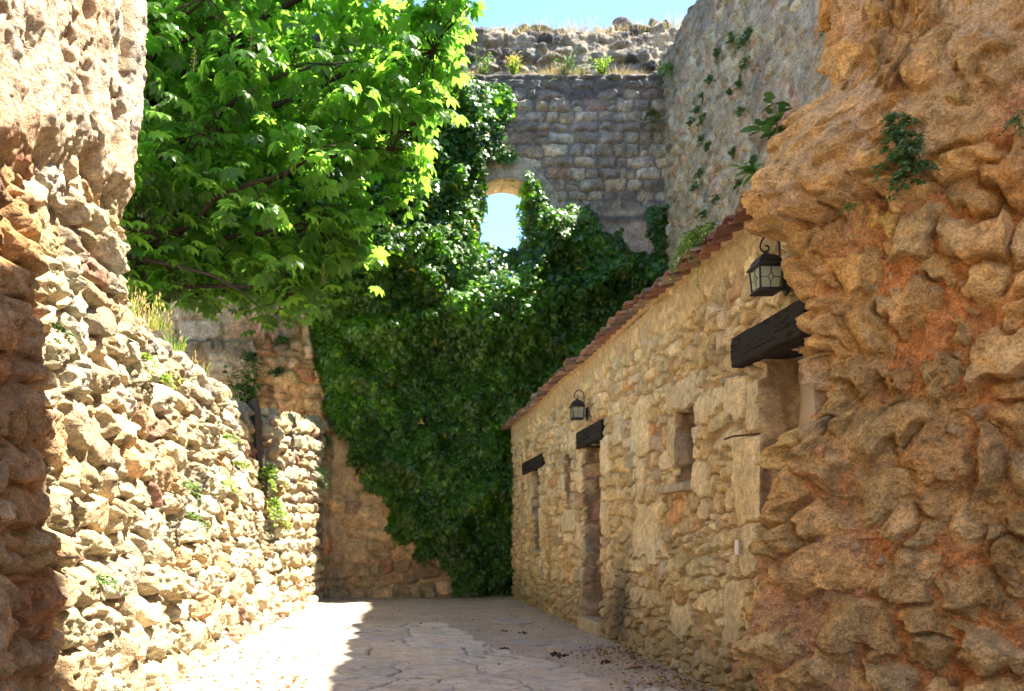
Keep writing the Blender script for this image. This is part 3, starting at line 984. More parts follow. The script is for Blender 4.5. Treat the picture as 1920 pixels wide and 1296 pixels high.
def outbuilding():
    root = empty("stone_outbuilding", (XF, 10, 0))
    tag(root, "low stone outbuilding with a tiled eave, dark lintels and small openings along the lane", "building", kind="thing")
    us = [4.96]
    while us[-1] < YEND:
        us.append(us[-1] + np.clip(.00185 * us[-1], .0095, .026))
    us = np.array(us)
    us = 4.96 + (us - 4.96) * (YEND - 4.96) / (us[-1] - 4.96)
    vs = axis([(-.06, EAVE + .02, .0088)])
    idx = {}
    for k, (y0, y1, z0, z1, d) in OPEN.items():
        iu = [int(np.argmin(abs(us - y))) for y in (y0, y1)]
        iv = [int(np.argmin(abs(vs - z))) for z in (z0, z1)]
        idx[k] = (iu[0], iu[1], iv[0], iv[1], d)
        us[iu[0]], us[iu[1]] = y0, y1
        vs[iv[0]], vs[iv[1]] = z0, z1
    st = courses(4.4, YEND + .1, -.1, 3.5, (.085, .18), (.10, .36), .8, 91, .05, .38, (2.6, 5.0))
    blocks = [(8.08, 8.66, 1.99, 2.50), (7.84, 8.62, .97, 1.47), (8.2, 8.5, 1.52, 1.92), (6.62, 6.97, 1.49, 1.78), (6.38, 6.95, 2.07, 2.28),
              (6.92, 7.62, 2.25, 2.50), (7.36, 7.6, 1.8, 2.2), (5.73, 6.14, 1.28, 1.85), (5.73, 5.93, 1.87, 2.27), (5.73, 6.0, .9, 1.26), (9.55, 9.89, 1.9, 2.3),
              (9.6, 9.89, 1.2, 1.6), (10.82, 11.1, 1.7, 2.2), (10.82, 11.2, 1.0, 1.35), (11.2, 11.6, 2.34, 2.6), (11.88, 12.1, 1.7, 2.1), (11.3, 12.0, 1.28, 1.52), (14.46, 14.8, 1.6, 2.1),
              (13.4, 13.82, 1.2, 1.6), (6.0, 6.3, .35, .8), (7.0, 7.5, .3, .62), (5.95, 6.3, 2.02, 2.3), (9.0, 9.35, 2.2, 2.5)]
    st, nb = with_blocks(st, blocks)

    def mfn(U, V):
        return .05 * sstep(2.98, 3.14, V + .12 * (fbm(U * 2, V * 2, 3, 92) - .5)) + .03 * (fbm(U * .9, V * .9, 3, 93) - .55)
    f = stone_field(us, vs, st, 91, (.012, .034), (.3, 1.0), (.86, 1.12), 5.5, .05, -.024, .012, .006, .055, 6, nblocks=nb, hb=.030, mort_fn=mfn, fine=.003, rnd=.004, top=(.01, .14), crag=.003, chips=((.07, .35), (.03, .35)))
    U, V, H = f["U"], f["V"], f["H"]
    C = stone_colors(f, [(.58, .455, .24), (.61, .50, .29), (.52, .395, .195), (.50, .41, .265), (.53, .345, .17), (.43, .345, .20)],
                     [5, 4, 3, 1.2, .7, .8], (.42, .31, .155), .12, nb, (.62, .51, .30), .22)
    C = mixc(C, f["M"] * sstep(2.95, 3.1, V) * .8, (.50, .37, .19))
    damp = sstep(.75, .1, V + .7 * (fbm(U * 1.1, V * 1.4, 4, 94) - .5))
    C = mixc(C, damp * .55, (.17, .145, .09))
    patch = np.exp(-((U - 9.0) / .28) ** 2 - ((V - .55) / .42) ** 2) + .6 * np.exp(-((U - 9.3) / .3) ** 2 - ((V - .3) / .4) ** 2)
    C = mixc(C, np.clip(patch * (.5 + .9 * fbm(U * 4, V * 4, 3, 95)), 0, .85), (.075, .066, .055))
    for (a0, a1, b0, b1, pr) in LINTELS:      # the masonry is cut back behind the lintels
        inside = (U > a0 - .012) & (U < a1 + .012) & (V > b0 - .012) & (V < b1 + .012)
        H = np.where(inside, np.minimum(H, -.01), H)
    PX = XF - H
    P = np.stack([PX, U + .2 * H * (fbm(U * 8, V * 8, 2, 96) - .5), V - .08 * H], -1)
    keep = np.ones((len(vs) - 1, len(us) - 1), bool)
    Vx, Fx, Cx = [P.reshape(-1, 3)], [], [C.reshape(-1, 3)]
    for k, (a, b, c, d, dep) in idx.items():
        keep[c:d, a:b] = False
    Fx.append(grid_faces(len(vs), len(us), keep, flip=True))
    base = P[..., 0].size
    for k, (a, b, c, d, dep) in idx.items():
        K = max(8, int(dep / .02))
        big = k == "near_door"
        for side in ("far", "near", "top", "bottom"):
            if side == "far":
                E, Ce, ax, sg = P[c:d + 1, b], C[c:d + 1, b], 1, -1
            elif side == "near":
                E, Ce, ax, sg = P[c:d + 1, a], C[c:d + 1, a], 1, 1
            elif side == "top":
                E, Ce, ax, sg = P[d, a:b + 1], C[d, a:b + 1], 2, -1
            else:
                E, Ce, ax, sg = P[c, a:b + 1], C[c, a:b + 1], 2, 1
            t = np.linspace(0, 1, K)
            along = E[:, 2] if ax == 1 else E[:, 1]
            order = np.argsort(along)
            ss = courses(0, dep, along.min() - .1, along.max() + .1, (.40, .56) if big else (.12, .34), (.5, .6) if big else (.2, .45), .2, 97 + len(k), .0, .1, (5, 8) if big else (2.5, 5))
            g = stone_field(t * dep, np.sort(along) + np.arange(len(along)) * 1e-6, ss, 98 + len(k), (.01, .03), (.05, .3), (.3, .9), 1.6, .05, -.005, .008, .010, .03, 6, fine=.004)
            inv = np.empty_like(order)
            inv[order] = np.arange(len(order))
            G = g["H"][inv]
            Cg = stone_colors(g, [(.48, .36, .20), (.42, .31, .19), (.44, .24, .14), (.36, .30, .22)], [4, 3, .35, 2] if not big else [5, .6, .03, .1], (.32, .22, .125), .12)[inv]
            Q = np.repeat(E[:, None, :], K, 1).copy()
            Q[..., 0] = E[:, None, 0] * (1 - t) + (XF + dep) * t
            ramp = sstep(0, .12, t)[None, :]
            Q[..., ax] += sg * (G - .005) * ramp
            Cq = Ce[:, None, :] * (1 - ramp[..., None]) + Cg * ramp[..., None]
            Vx.append(Q.reshape(-1, 3))
            Cx.append(Cq.reshape(-1, 3))
            Fx.append(grid_faces(len(E), K, base=base, flip=side in ("near", "top")))
            base += Q[..., 0].size
    # gable end turning the far corner
    m = 40
    tt = np.linspace(0, 3.2, m)
    E = P[:, -1]
    Q = np.repeat(E[:, None, :], m, 1).copy()
    Q[..., 0] += tt[None, :]
    Q[..., 1] += .03 * fbm(tt[None, :] * 6 + 0 * E[:, :1], E[:, 2:3] * 6, 3, 99)
    Vx.append(Q.reshape(-1, 3))
    Cx.append(np.repeat(C[:, -1][:, None, :], m, 1).reshape(-1, 3))
    Fx.append(grid_faces(len(E), m, base=base, flip=True))
    mesh_np("front_wall", np.vstack(Vx), [np.vstack(Fx)], M_small, np.vstack(Cx), parent=root)

    # doors and shutters at the back of the reveals
    def leafbox(name, key, mat, planks=0):
        y0, y1, z0, z1, dep = OPEN[key]
        mb = MB()
        if planks:
            w = (y1 - y0 + .1) / planks
            for i in range(planks):
                mb.box((XF + dep + .015 + .002 * (i % 2), y0 - .05 + w * (i + .5), (z0 + z1) / 2), (.04, w - .006, z1 - z0 + .1))
        else:
            mb.box((XF + dep + .015, (y0 + y1) / 2, (z0 + z1) / 2), (.04, y1 - y0 + .1, z1 - z0 + .1))
        return mb.build(name, mat, root, bevel=.003)
    nd = leafbox("door", "near_door", M_door)
    nd["label"] = "plain grey-cream door"
    leafbox("door", "door", M_dark, 6)
    for k in ("far_window", "slot_window", "small_window"):
        leafbox("shutter", k, M_dark, 3)
    # lintels of black stained timber
    for (y0, y1, z0, z1, pr) in LINTELS:
        mb = MB()
        # hewn beam: rounded section, waney arrises, drying cracks along the grain
        nl, nc = 90, 97
        t = np.linspace(0, 1, nl)
        q = np.linspace(0, 2 * math.pi, nc)
        Tn, Q = np.meshgrid(t, q)
        hw, hh = (pr + .25) / 2, (z1 - z0) / 2 + .004
        k = (np.abs(np.cos(Q)) ** 24 + np.abs(np.sin(Q)) ** 24) ** (-1 / 24)
        wob = .004 * (fbm(Tn * 5 + y0, Q * 1.5, 4, 120) - .5) + .007 * (fbm(Tn * 3, np.cos(Q) * 14 + np.sin(Q) * 9, 3, 121) - .5)
        crk = sstep(.03, .0, np.abs(fbm(Tn * 1.6 + y1, np.cos(Q) * 6 + np.sin(Q) * 5, 3, 122) - .5)) * .010
        kk = k * (1 + (wob - crk) / .1)
        endr = 1 - .05 * (sstep(.02, 0, Tn) + sstep(.98, 1, Tn))
        P = np.stack([XF + .125 - pr / 2 + hw * kk * np.cos(Q) * endr, y0 + (y1 - y0) * Tn, (z0 + z1) / 2 - .004 + hh * kk * np.sin(Q) * endr], -1)
        caps = [np.array([[nl * i + e for i in range(nc - 1)][::(1 if e else -1)]]) for e in (0, nl - 1)]
        o = mesh_np("lintel", P, [grid_faces(nc, nl)] + caps, M_beam, parent=root)
    # sill of the small window, stone step of the door
    g = np.array
    mb = MB()
    mb.box((XF - .005, 7.30, 1.575), (.19, .66, .075), jit=.012)
    mb.build("window_sill", M_sill, root, bevel=.018)
    mb = MB()
    mb.box((XF + .10, 10.36, .085), (.36, .98, .17), jit=.010)
    mb.build("door_step", M_sill, root, bevel=.02)
    # lean-to roof: deck and rows of barrel tiles
    sl = math.radians(13)
    mb = MB()
    Lr = 3.3
    mb.box((XF - .02 + Lr / 2 * math.cos(sl), (5.1 + YEND) / 2 + .1, EAVE - .012 + Lr / 2 * math.sin(sl)), (Lr, YEND - 5.0, .03), (0, -sl, 0))
    mb.build("roof_deck", M_dark, root)
    Vt, Ft, Ct = [], [], []
    r = np.random.default_rng(14)
    nA = 9
    pal = np.array([(.20, .10, .065), (.25, .145, .10), (.15, .08, .06), (.24, .18, .135), (.13, .105, .085)])
    base = 0
    pitch, tl = .20, .42
    rows = int(3.2 / (tl * .8))
    ncol = int((YEND + .25 - 5.12) / pitch)
    for row in range(rows):
        for c in range(ncol * 2):
            cover = c % 2
            yy = 5.14 + (c * .5) * pitch + r.normal(0, .010)
            sag = .02 * math.sin(yy * 1.7) + .015 * math.sin(yy * .63 + 1)
            s0 = -.17 + row * tl * .8 + r.normal(0, .016) - (.02 if cover else 0) + (-.05 * (r.random() < .12))
            if 10.4 < yy < 10.7 and row == 0:
                s0 -= .10
            ra, rb = (.084, .07) if cover else (.086, .072)
            zc = .012 + (.028 if cover else .052)
            th = np.linspace(0, math.pi, nA) + (0 if cover else math.pi)
            tw = r.normal(0, .03)
            cc = pal[r.integers(len(pal))] * r.normal(1, .15)
            pts = []
            for (s, R) in ((s0, ra if cover else rb), (s0 + tl, rb if cover else ra)):
                lift = 0.02 if s == s0 and cover else 0
                for RR in (R, R - .014):
                    q = np.stack([np.full(nA, s), yy + tw * (s - s0) + RR * np.cos(th), zc + lift + RR * np.sin(th) * .58 - (0 if cover else 0)], -1)
                    pts.append(q)
            q = np.concatenate(pts)
            w = np.stack([XF + q[:, 0] * math.cos(sl) - q[:, 2] * math.sin(sl) * .3, q[:, 1], EAVE - .0 + q[:, 0] * math.sin(sl) + q[:, 2] * math.cos(sl) + sag - .02], -1)
            Vt.append(w)
            Ct.append(np.repeat(cc[None], len(w), 0) * (1 + .25 * (r.random((len(w), 1)) - .5)))
            i = np.arange(nA - 1)
            o0, o1, o2, o3 = base, base + nA, base + 2 * nA, base + 3 * nA
            Ft.append(np.stack([o0 + i, o0 + i + 1, o2 + i + 1, o2 + i], -1))
            Ft.append(np.stack([o1 + i + 1, o1 + i, o3 + i, o3 + i + 1], -1))
            Ft.append(np.stack([o0 + i + 1, o0 + i, o1 + i, o1 + i + 1], -1))
            base += 4 * nA
    mesh_np("roof_tiles", np.concatenate(Vt), [np.concatenate(Ft)], M_tile, np.concatenate(Ct), parent=root)
    # mortar fillet that beds the eave tiles
    mb = MB()
    mb.tube([(XF - .01, y, EAVE + .02 + .02 * math.sin(y * 1.7)) for y in np.linspace(5.05, YEND, 80)], .055, 8)
    mb.build("eave_mortar", M_fillet, root, smooth=True)


M_sill = plain_mat("worn_limestone", (.36, .30, .20), .9, 0, .3, 9, .5, .2, None, .012)
M_fillet = plain_mat("ochre_mortar", (.45, .32, .17), .95, 0, .3, 14, .8, .2, None, .02)
M_tile = stone_mat("terracotta", bump=.35, fine=40, dist=.006, vary=.3)
outbuilding()


# ------------------------------------------------------------------ ground, paving
def ground():
    m, n, b = new_mat("gravel_ground")
    L = n.links.new
    tc = n.nodes.new("ShaderNodeTexCoord").outputs["Object"]
    v1 = n.nodes.new("ShaderNodeTexVoronoi")
    v1.inputs["Scale"].default_value = 62
    L(tc, v1.inputs["Vector"])
    v2 = n.nodes.new("ShaderNodeTexVoronoi")
    v2.inputs["Scale"].default_value = 120
    L(tc, v2.inputs["Vector"])
    big = noise_node(n, 1.3, 5, .6, tc)
    cr = n.nodes.new("ShaderNodeValToRGB")
    e = cr.color_ramp.elements
    e[0].position, e[0].color = 0.0, (.36, .28, .205, 1)
    e[1].position, e[1].color = 1.0, (.62, .52, .41, 1)
    x = cr.color_ramp.elements.new(.4)
    x.color = (.48, .385, .29, 1)
    x = cr.color_ramp.elements.new(.7)
    x.color = (.54, .415, .305, 1)
    sep = n.nodes.new("ShaderNodeSeparateColor")
    L(v1.outputs["Color"], sep.inputs[0])
    L(sep.outputs[0], cr.inputs[0])
    mr = n.nodes.new("ShaderNodeMapRange")
    mr.inputs[1].default_value, mr.inputs[2].default_value = .3, .7
    mr.inputs[3].default_value, mr.inputs[4].default_value = .85, 1.2
    L(big.outputs["Fac"], mr.inputs[0])
    mx = n.nodes.new("ShaderNodeMix")
    mx.data_type = 'RGBA'
    mx.blend_type = 'MULTIPLY'
    mx.inputs[0].default_value = 1
    L(cr.outputs[0], mx.inputs[6])
    L(mr.outputs[0], mx.inputs[7])
    L(mx.outputs[2], b.inputs["Base Color"])
    ad = n.nodes.new("ShaderNodeMath")
    ad.operation = 'ADD'
    L(v1.outputs["Distance"], ad.inputs[0])
    L(v2.outputs["Distance"], ad.inputs[1])
    bp = n.nodes.new("ShaderNodeBump")
    bp.invert = True
    bp.inputs["Strength"].default_value = .9
    bp.inputs["Distance"].default_value = .012
    L(ad.outputs[0], bp.inputs["Height"])
    L(bp.outputs[0], b.inputs["Normal"])
    b.inputs["Roughness"].default_value = .95
    b.inputs["Specular IOR Level"].default_value = .2
    xs = axis([(-400, -6, 40), (-6, 8, .07), (8, 400, 40)])
    ys = axis([(-400, -4, 40), (-4, 20, .07), (20, 400, 40)])
    X, Y = np.meshgrid(xs, ys)
    Z = .035 * (fbm(X * .9, Y * .9, 4, 101) - .5) + .02 * (fbm(X * 3, Y * 3, 3, 102) - .5)
    Z = Z - .03 + .03 * sstep(1.7, 2.4, X) + .03 * sstep(-1.2, -1.7, X)
    far = (abs(X) > 9) | (Y > 21) | (Y < -5)
    Z = np.where(far, -.04, Z)
    o = mesh_np("ground", np.stack([X, Y, Z], -1), grid_faces(len(ys), len(xs)), m)
    o["kind"] = "structure"
    # pebbles lying loose on it
    r = np.random.default_rng(77)
    k = 9000
    py = 5.5 + 11 * r.random(k) ** 1.5
    px = r.uniform(-1.9, 2.55, k)
    pz = .035 * (fbm(px * .9, py * .9, 4, 101) - .5) + .02 * (fbm(px * 3, py * 3, 3, 102) - .5) - .03 + .03 * sstep(1.7, 2.4, px) + .03 * sstep(-1.2, -1.7, px)
    s = .004 + .009 * r.random(k) ** 2.5
    ico = np.array([(1, 0, 0), (-1, 0, 0), (0, 1, 0), (0, -1, 0), (0, 0, .7), (0, 0, -.7)])
    fc = np.array([(0, 2, 4), (2, 1, 4), (1, 3, 4), (3, 0, 4), (2, 0, 5), (1, 2, 5), (3, 1, 5), (0, 3, 5)])
    Vp = ico[None] * s[:, None, None] * r.uniform(.7, 1.3, (k, 6, 3))
    an = r.uniform(0, 6.28, k)
    c, sn = np.cos(an)[:, None], np.sin(an)[:, None]
    Vp = np.stack([Vp[..., 0] * c - Vp[..., 1] * sn, Vp[..., 0] * sn + Vp[..., 1] * c, Vp[..., 2]], -1)
    Vp += np.stack([px, py, pz + s * .35], -1)[:, None]
    pal = np.array([(.46, .38, .3), (.38, .29, .22), (.5, .44, .38), (.34, .24, .18), (.3, .26, .23)])
    cl = pal[r.integers(0, 5, k)]
    Fp = (fc[None] + (np.arange(k) * 6)[:, None, None]).reshape(-1, 3)
    inpath = np.array([path_in(a, b) for a, b in zip(px, py)])
    sel = ~inpath | (r.random(k) < .10)
    sel_f = np.repeat(sel, 8)
    p = mesh_np("gravel", Vp, Fp[sel_f], M_peb, np.repeat(cl[:, None], 6, 1), smooth=False)
    p["kind"] = "stuff"


PATH_L = [(5.0, -.62), (6.4, -.56), (9, -.50), (11.6, -.44)]
PATH_R = [(5.0, 2.75), (6.4, 2.25), (7.08, 1.78), (8.2, 1.45), (9.2, 1.22), (10.5, 1.02), (11.6, .8)]


def path_in(x, y):
    return 5.0 < y < 11.5 and np.interp(y, [p[0] for p in PATH_L], [p[1] for p in PATH_L]) < x < np.interp(y, [p[0] for p in PATH_R], [p[1] for p in PATH_R])


M_peb = stone_mat("pebble", bump=.2, fine=60, dist=.002, vary=.15, pit=False)


def paving():
    us = axis([(-.75, 2.8, .016)])
    vs = axis([(5.0, 11.8, .018)])
    r = np.random.default_rng(6)
    st = []
    y = 4.6
    while y < 12:
        h = r.uniform(.55, 1.0)
        x = -1.0 - r.uniform(0, .6)
        while x < 3:
            w = r.uniform(.45, 1.05)
            st.append((x + w / 2 + r.normal(0, .05), y + h / 2 + r.normal(0, .12), w / 2, h / 2 * r.uniform(.8, 1.1), r.normal(0, .3), r.uniform(2.5, 5)))
            x += w
        y += h
    st = np.array(st)
    f = stone_field(us, vs, st, 111, (.034, .042), (.01, .03), (.6, .98), 2.6, .008, .016, .004, .003, .12, 2.2, fine=.0012, rnd=.006, gap=.0, pack=2.2, mrough=.002, top=(.001, .008))
    U, V, H = f["U"], f["V"], f["H"]
    xl = np.interp(vs, [p[0] for p in PATH_L], [p[1] for p in PATH_L])[:, None]
    xr = np.interp(vs, [p[0] for p in PATH_R], [p[1] for p in PATH_R])[:, None]
    d = np.minimum(U - xl, (xr - U) + .35 * (fbm(U * 3, V * 3, 3, 112) - .5))
    d = np.minimum(d, (11.55 - V) + .3 * (fbm(U * 2.5, V * 2.5, 3, 113) - .5))
    edge = sstep(-.02, .05, d)
    Z = -.045 * (1 - edge) + (H - .022) * edge
    Z = Z + .025 * (fbm(U * .9, V * .9, 4, 101) - .5) * 0 - .004
    C = stone_colors(f, [(.50, .41, .315), (.53, .43, .335), (.48, .395, .305), (.505, .40, .30)], [3, 3, 2, 1], (.20, .16, .115), .05, mott=.2)
    crack = sstep(.018, .004, np.abs(fbm(U * 1.3 + 4, V * 1.3, 4, 114) - .5)) * sstep(.5, .55, fbm(U * .7, V * .7, 2, 115))
    C = mixc(C, crack * .65, (.14, .11, .08))
    Z = Z - .006 * crack
    gr = sstep(.57, .63, fbm(U * 1.9 + 8, V * 1.9, 4, 116))
    C = mixc(C, gr * .5, (.50, .40, .30))
    o = mesh_np("path", np.stack([U, V, Z], -1), grid_faces(len(vs), len(us), (d[:-1, :-1] > -.03)), M_flag, C)
    o["kind"] = "structure"


paving()
ground()


# ------------------------------------------------------------------ lanterns
M_glass, _n, _b = new_mat("lantern_glass")
_tr = _n.nodes.new("ShaderNodeBsdfTransparent")
_tr.inputs[0].default_value = (.86, .90, .80, 1)
_ms = _n.nodes.new("ShaderNodeMixShader")
_ms.inputs[0].default_value = .38
_b.inputs["Base Color"].default_value = (.55, .60, .48, 1)
_b.inputs["Roughness"].default_value = .15
_n.links.new(_tr.outputs[0], _ms.inputs[1])
_n.links.new(_b.outputs[0], _ms.inputs[2])
_n.links.new(_ms.outputs[0], _n.nodes["Material Output"].inputs["Surface"])


def kids(o):
    return [c for c in bpy.data.objects if c.parent == o]


def copy_tree(o, parent=None):
    c = o.copy()
    COL.objects.link(c)
    if parent is not None:
        c.parent = parent
    for k in kids(o):
        copy_tree(k, c)
    return c


def make_lantern(loc):
    """wall at +x; origin where the plate meets the wall"""
    root = empty("wall_lantern", (0, 0, 0))
    lx = -.135
    w1, w0, zb, zt = .078, .066, -.10, .055      # half widths at top and bottom, body heights
    mb = MB()
    mb.lathe((0, 0, 0), [(.0, -.012), (.040, -.012), (.046, 0), (.040, .012), (.026, .020), (.0, .022)], 16, sx=1, sy=1)
    # stand the round plate upright on the wall and stretch it
    mb.v = [(-z, y, x * 2.1 - .04) for (x, y, z) in mb.v]
    mb.build("backplate", M_iron, root, smooth=True)
    mb = MB()
    pts = [(-.015, 0, -.085), (-.040, 0, -.07), (-.045, 0, 0), (-.045, 0, .10), (-.044, 0, .185)]
    for k in range(0, 11):
        t = math.pi * k / 10
        pts.append((lx + .026 + .066 * math.cos(t), 0, .190 + .085 * math.sin(t)))
    c = (lx - .002, 0, .190)
    for k in range(1, 15):
        t = math.pi + k * .36
        r = .036 * (1 - k / 20)
        pts.append((c[0] + r * math.cos(t), 0, c[2] + r * math.sin(t)))
    mb.tube(pts, .0068, 7)
    mb.tube([(-.012, 0, .03), (-.045, 0, .03)], .007, 6)
    mb.build("arm", M_iron, root, smooth=True)
    mb = MB()
    q = math.pi / 4
    R2 = math.sqrt(2)
    mb.lathe((lx, 0, 0), [(w1 * R2 * 1.22, zt - .006), (w1 * R2 * 1.24, zt + .004), (w1 * R2 * 1.02, zt + .018), (w1 * R2 * .92, zt + .045),
                          (w1 * R2 * .66, zt + .072), (w1 * R2 * .34, zt + .088)], 4, q)
    mb.lathe((lx, 0, 0), [(.026, zt + .084), (.022, zt + .096), (.010, zt + .102), (.013, zt + .11), (.006, zt + .118)], 12)
    mb.build("lantern_roof", M_iron, root, bevel=.004)
    mb = MB()
    for sx in (-1, 1):
        for sy in (-1, 1):
            mb.tube([(lx + sx * w0, sy * w0, zb), (lx + sx * w1, sy * w1, zt)], .0068, 4)
    for (w, z) in ((w0, zb), (w1, zt - .006)):
        for sg in (-1, 1):
            mb.box((lx, sg * w, z), (2 * w + .014, .013, .014))
            mb.box((lx + sg * w, 0, z), (.0125, 2 * w - .001, .0135))
    mb.box((lx, 0, zb - .011), (2 * w0 + .026, 2 * w0 + .026, .009))
    mb.tube([(lx, 0, zb), (lx, 0, zb + .05)], .014, 8)
    mb.build("cage", M_iron, root)
    for (ax, sg) in (("y", -1), ("y", 1), ("x", -1), ("x", 1)):
        def pt(t, v, out=0.0):
            w = w0 + (w1 - w0) * v
            a = t * (w - .007)
            z = zb + .007 + (zt - zb - .018) * v
            d = sg * (w - .002 + out)
            return (lx + a, d, z) if ax == "y" else (lx + d, a, z)
        g = MB()
        g.add([pt(-1, 0), pt(1, 0), pt(1, 1), pt(-1, 1), pt(-1, 0, -.003), pt(1, 0, -.003), pt(1, 1, -.003), pt(-1, 1, -.003)],
              [(0, 1, 2, 3), (7, 6, 5, 4), (0, 4, 5, 1), (1, 5, 6, 2), (2, 6, 7, 3), (3, 7, 4, 0)])
        pane = g.build("glass_pane", M_glass, root)
        l = MB()
        dm = [(0, .74), (.30, .5), (0, .26), (-.30, .5)]
        for i in range(4):
            l.tube([pt(*dm[i], .001), pt(*dm[(i + 1) % 4], .001)], .0026, 4)
        for a, b in (((0, 0), dm[2]), (dm[0], (0, 1)), ((-1, .5), dm[3]), (dm[1], (1, .5))):
            l.tube([pt(*a, .001), pt(*b, .001)], .0026, 4)
        l.build("lead_strip", M_iron, pane)
    root.location = loc
    return root


lan = make_lantern((XF - .045, 5.28, 2.775))
lan.scale = (.92, .92, .92)
tag(lan, "black iron lantern nearest the camera, above the lintel of the near doorway", "lantern", "iron wall lanterns on the outbuilding")
lan2 = copy_tree(lan)
lan2.location = (XF - .045, 10.42, 2.71)
lan2["label"] = "smaller-looking far black iron lantern above the lintel of the middle doorway"

# small fittings on the front wall
mb = MB()
mb.box((XF - .055, 5.99, 1.09), (.012, .05, .105))
mb.box((XF - .063, 5.99, 1.09), (.006, .03, .07))
tag(mb.build("cover_plate", M_white, bevel=.002), "small white rectangular cover plate fixed low on the outbuilding wall", "cover plate")
mb = MB()
mb.tube([(XF + .02, 5.80, 1.862), (XF - .10, 5.93, 1.862), (XF - .105, 6.08, 1.858)], .007, 6)
tag(mb.build("iron_pin", M_rust), "thin rusty iron pin sticking out beside the squared doorway stones", "iron pin")

# weathered post at the end of the low wall
mb = MB()
for (x, y, r0) in ((-1.70, 12.35, .075), (-1.78, 12.52, .05)):
    pts = [(x - .16 * t + .02 * math.sin(t * 9), y + .015 * math.sin(t * 7), 1.75 + 1.42 * t) for t in np.linspace(0, 1, 9)]
    mb.tube(pts, [r0 * (1 + .18 * math.sin(k * 2.3)) * (1 - .06 * k / 2) for k in range(9)], 7)
tag(mb.build("timber_post", M_oldwood), "dark weathered split timber post standing upright at the end of the low wall", "post")

# ------------------------------------------------------------------ leaves
def unit(v):
    return v / np.maximum(np.linalg.norm(v, axis=-1, keepdims=True), 1e-9)


def scatter(name, tpl, tf, P, N, T, S, col, mat, parent=None, smooth=False, bend=None):
    """copies of one leaf template (x across, y to the tip, z along the normal) in ONE mesh"""
    N = unit(N)
    X = unit(np.cross(T, N))
    Y = np.cross(N, X)
    tpl = np.asarray(tpl, float)
    k = len(tpl)
    V = P[:, None] + S[:, None, None] * (tpl[None, :, :1] * X[:, None] + tpl[None, :, 1:2] * Y[:, None] + tpl[None, :, 2:] * N[:, None])
    Fc = (np.asarray(tf)[None] + (np.arange(len(P)) * k)[:, None, None]).reshape(-1, np.asarray(tf).shape[1])
    return mesh_np(name, V, Fc, mat, np.repeat(col[:, None], k, 1), smooth, parent)


def in_poly(x, y, poly):
    r = np.zeros(x.shape, bool)
    n = len(poly)
    for i in range(n):
        x0, y0 = poly[i]
        x1, y1 = poly[(i + 1) % n]
        c = ((y0 > y) != (y1 > y)) & (x < (x1 - x0) * (y - y0) / (y1 - y0 + 1e-12) + x0)
        r ^= c
    return r


def poly_dist(x, y, poly):
    d = np.full(x.shape, 1e9)
    n = len(poly)
    for i in range(n):
        ax, ay = poly[i]
        bx, by = poly[(i + 1) % n]
        t = np.clip(((x - ax) * (bx - ax) + (y - ay) * (by - ay)) / ((bx - ax) ** 2 + (by - ay) ** 2), 0, 1)
        d = np.minimum(d, np.hypot(x - ax - t * (bx - ax), y - ay - t * (by - ay)))
    return d


IVY_T = [(0, 0, 0), (.34, -.10, -.05), (.54, .28, -.09), (.25, .42, 0), (0, 1, -.16), (-.25, .42, 0), (-.54, .28, -.09), (-.34, -.10, -.05), (0, .32, .07)]
IVY_F = [(8, i, (i + 1) % 8) for i in range(8)]


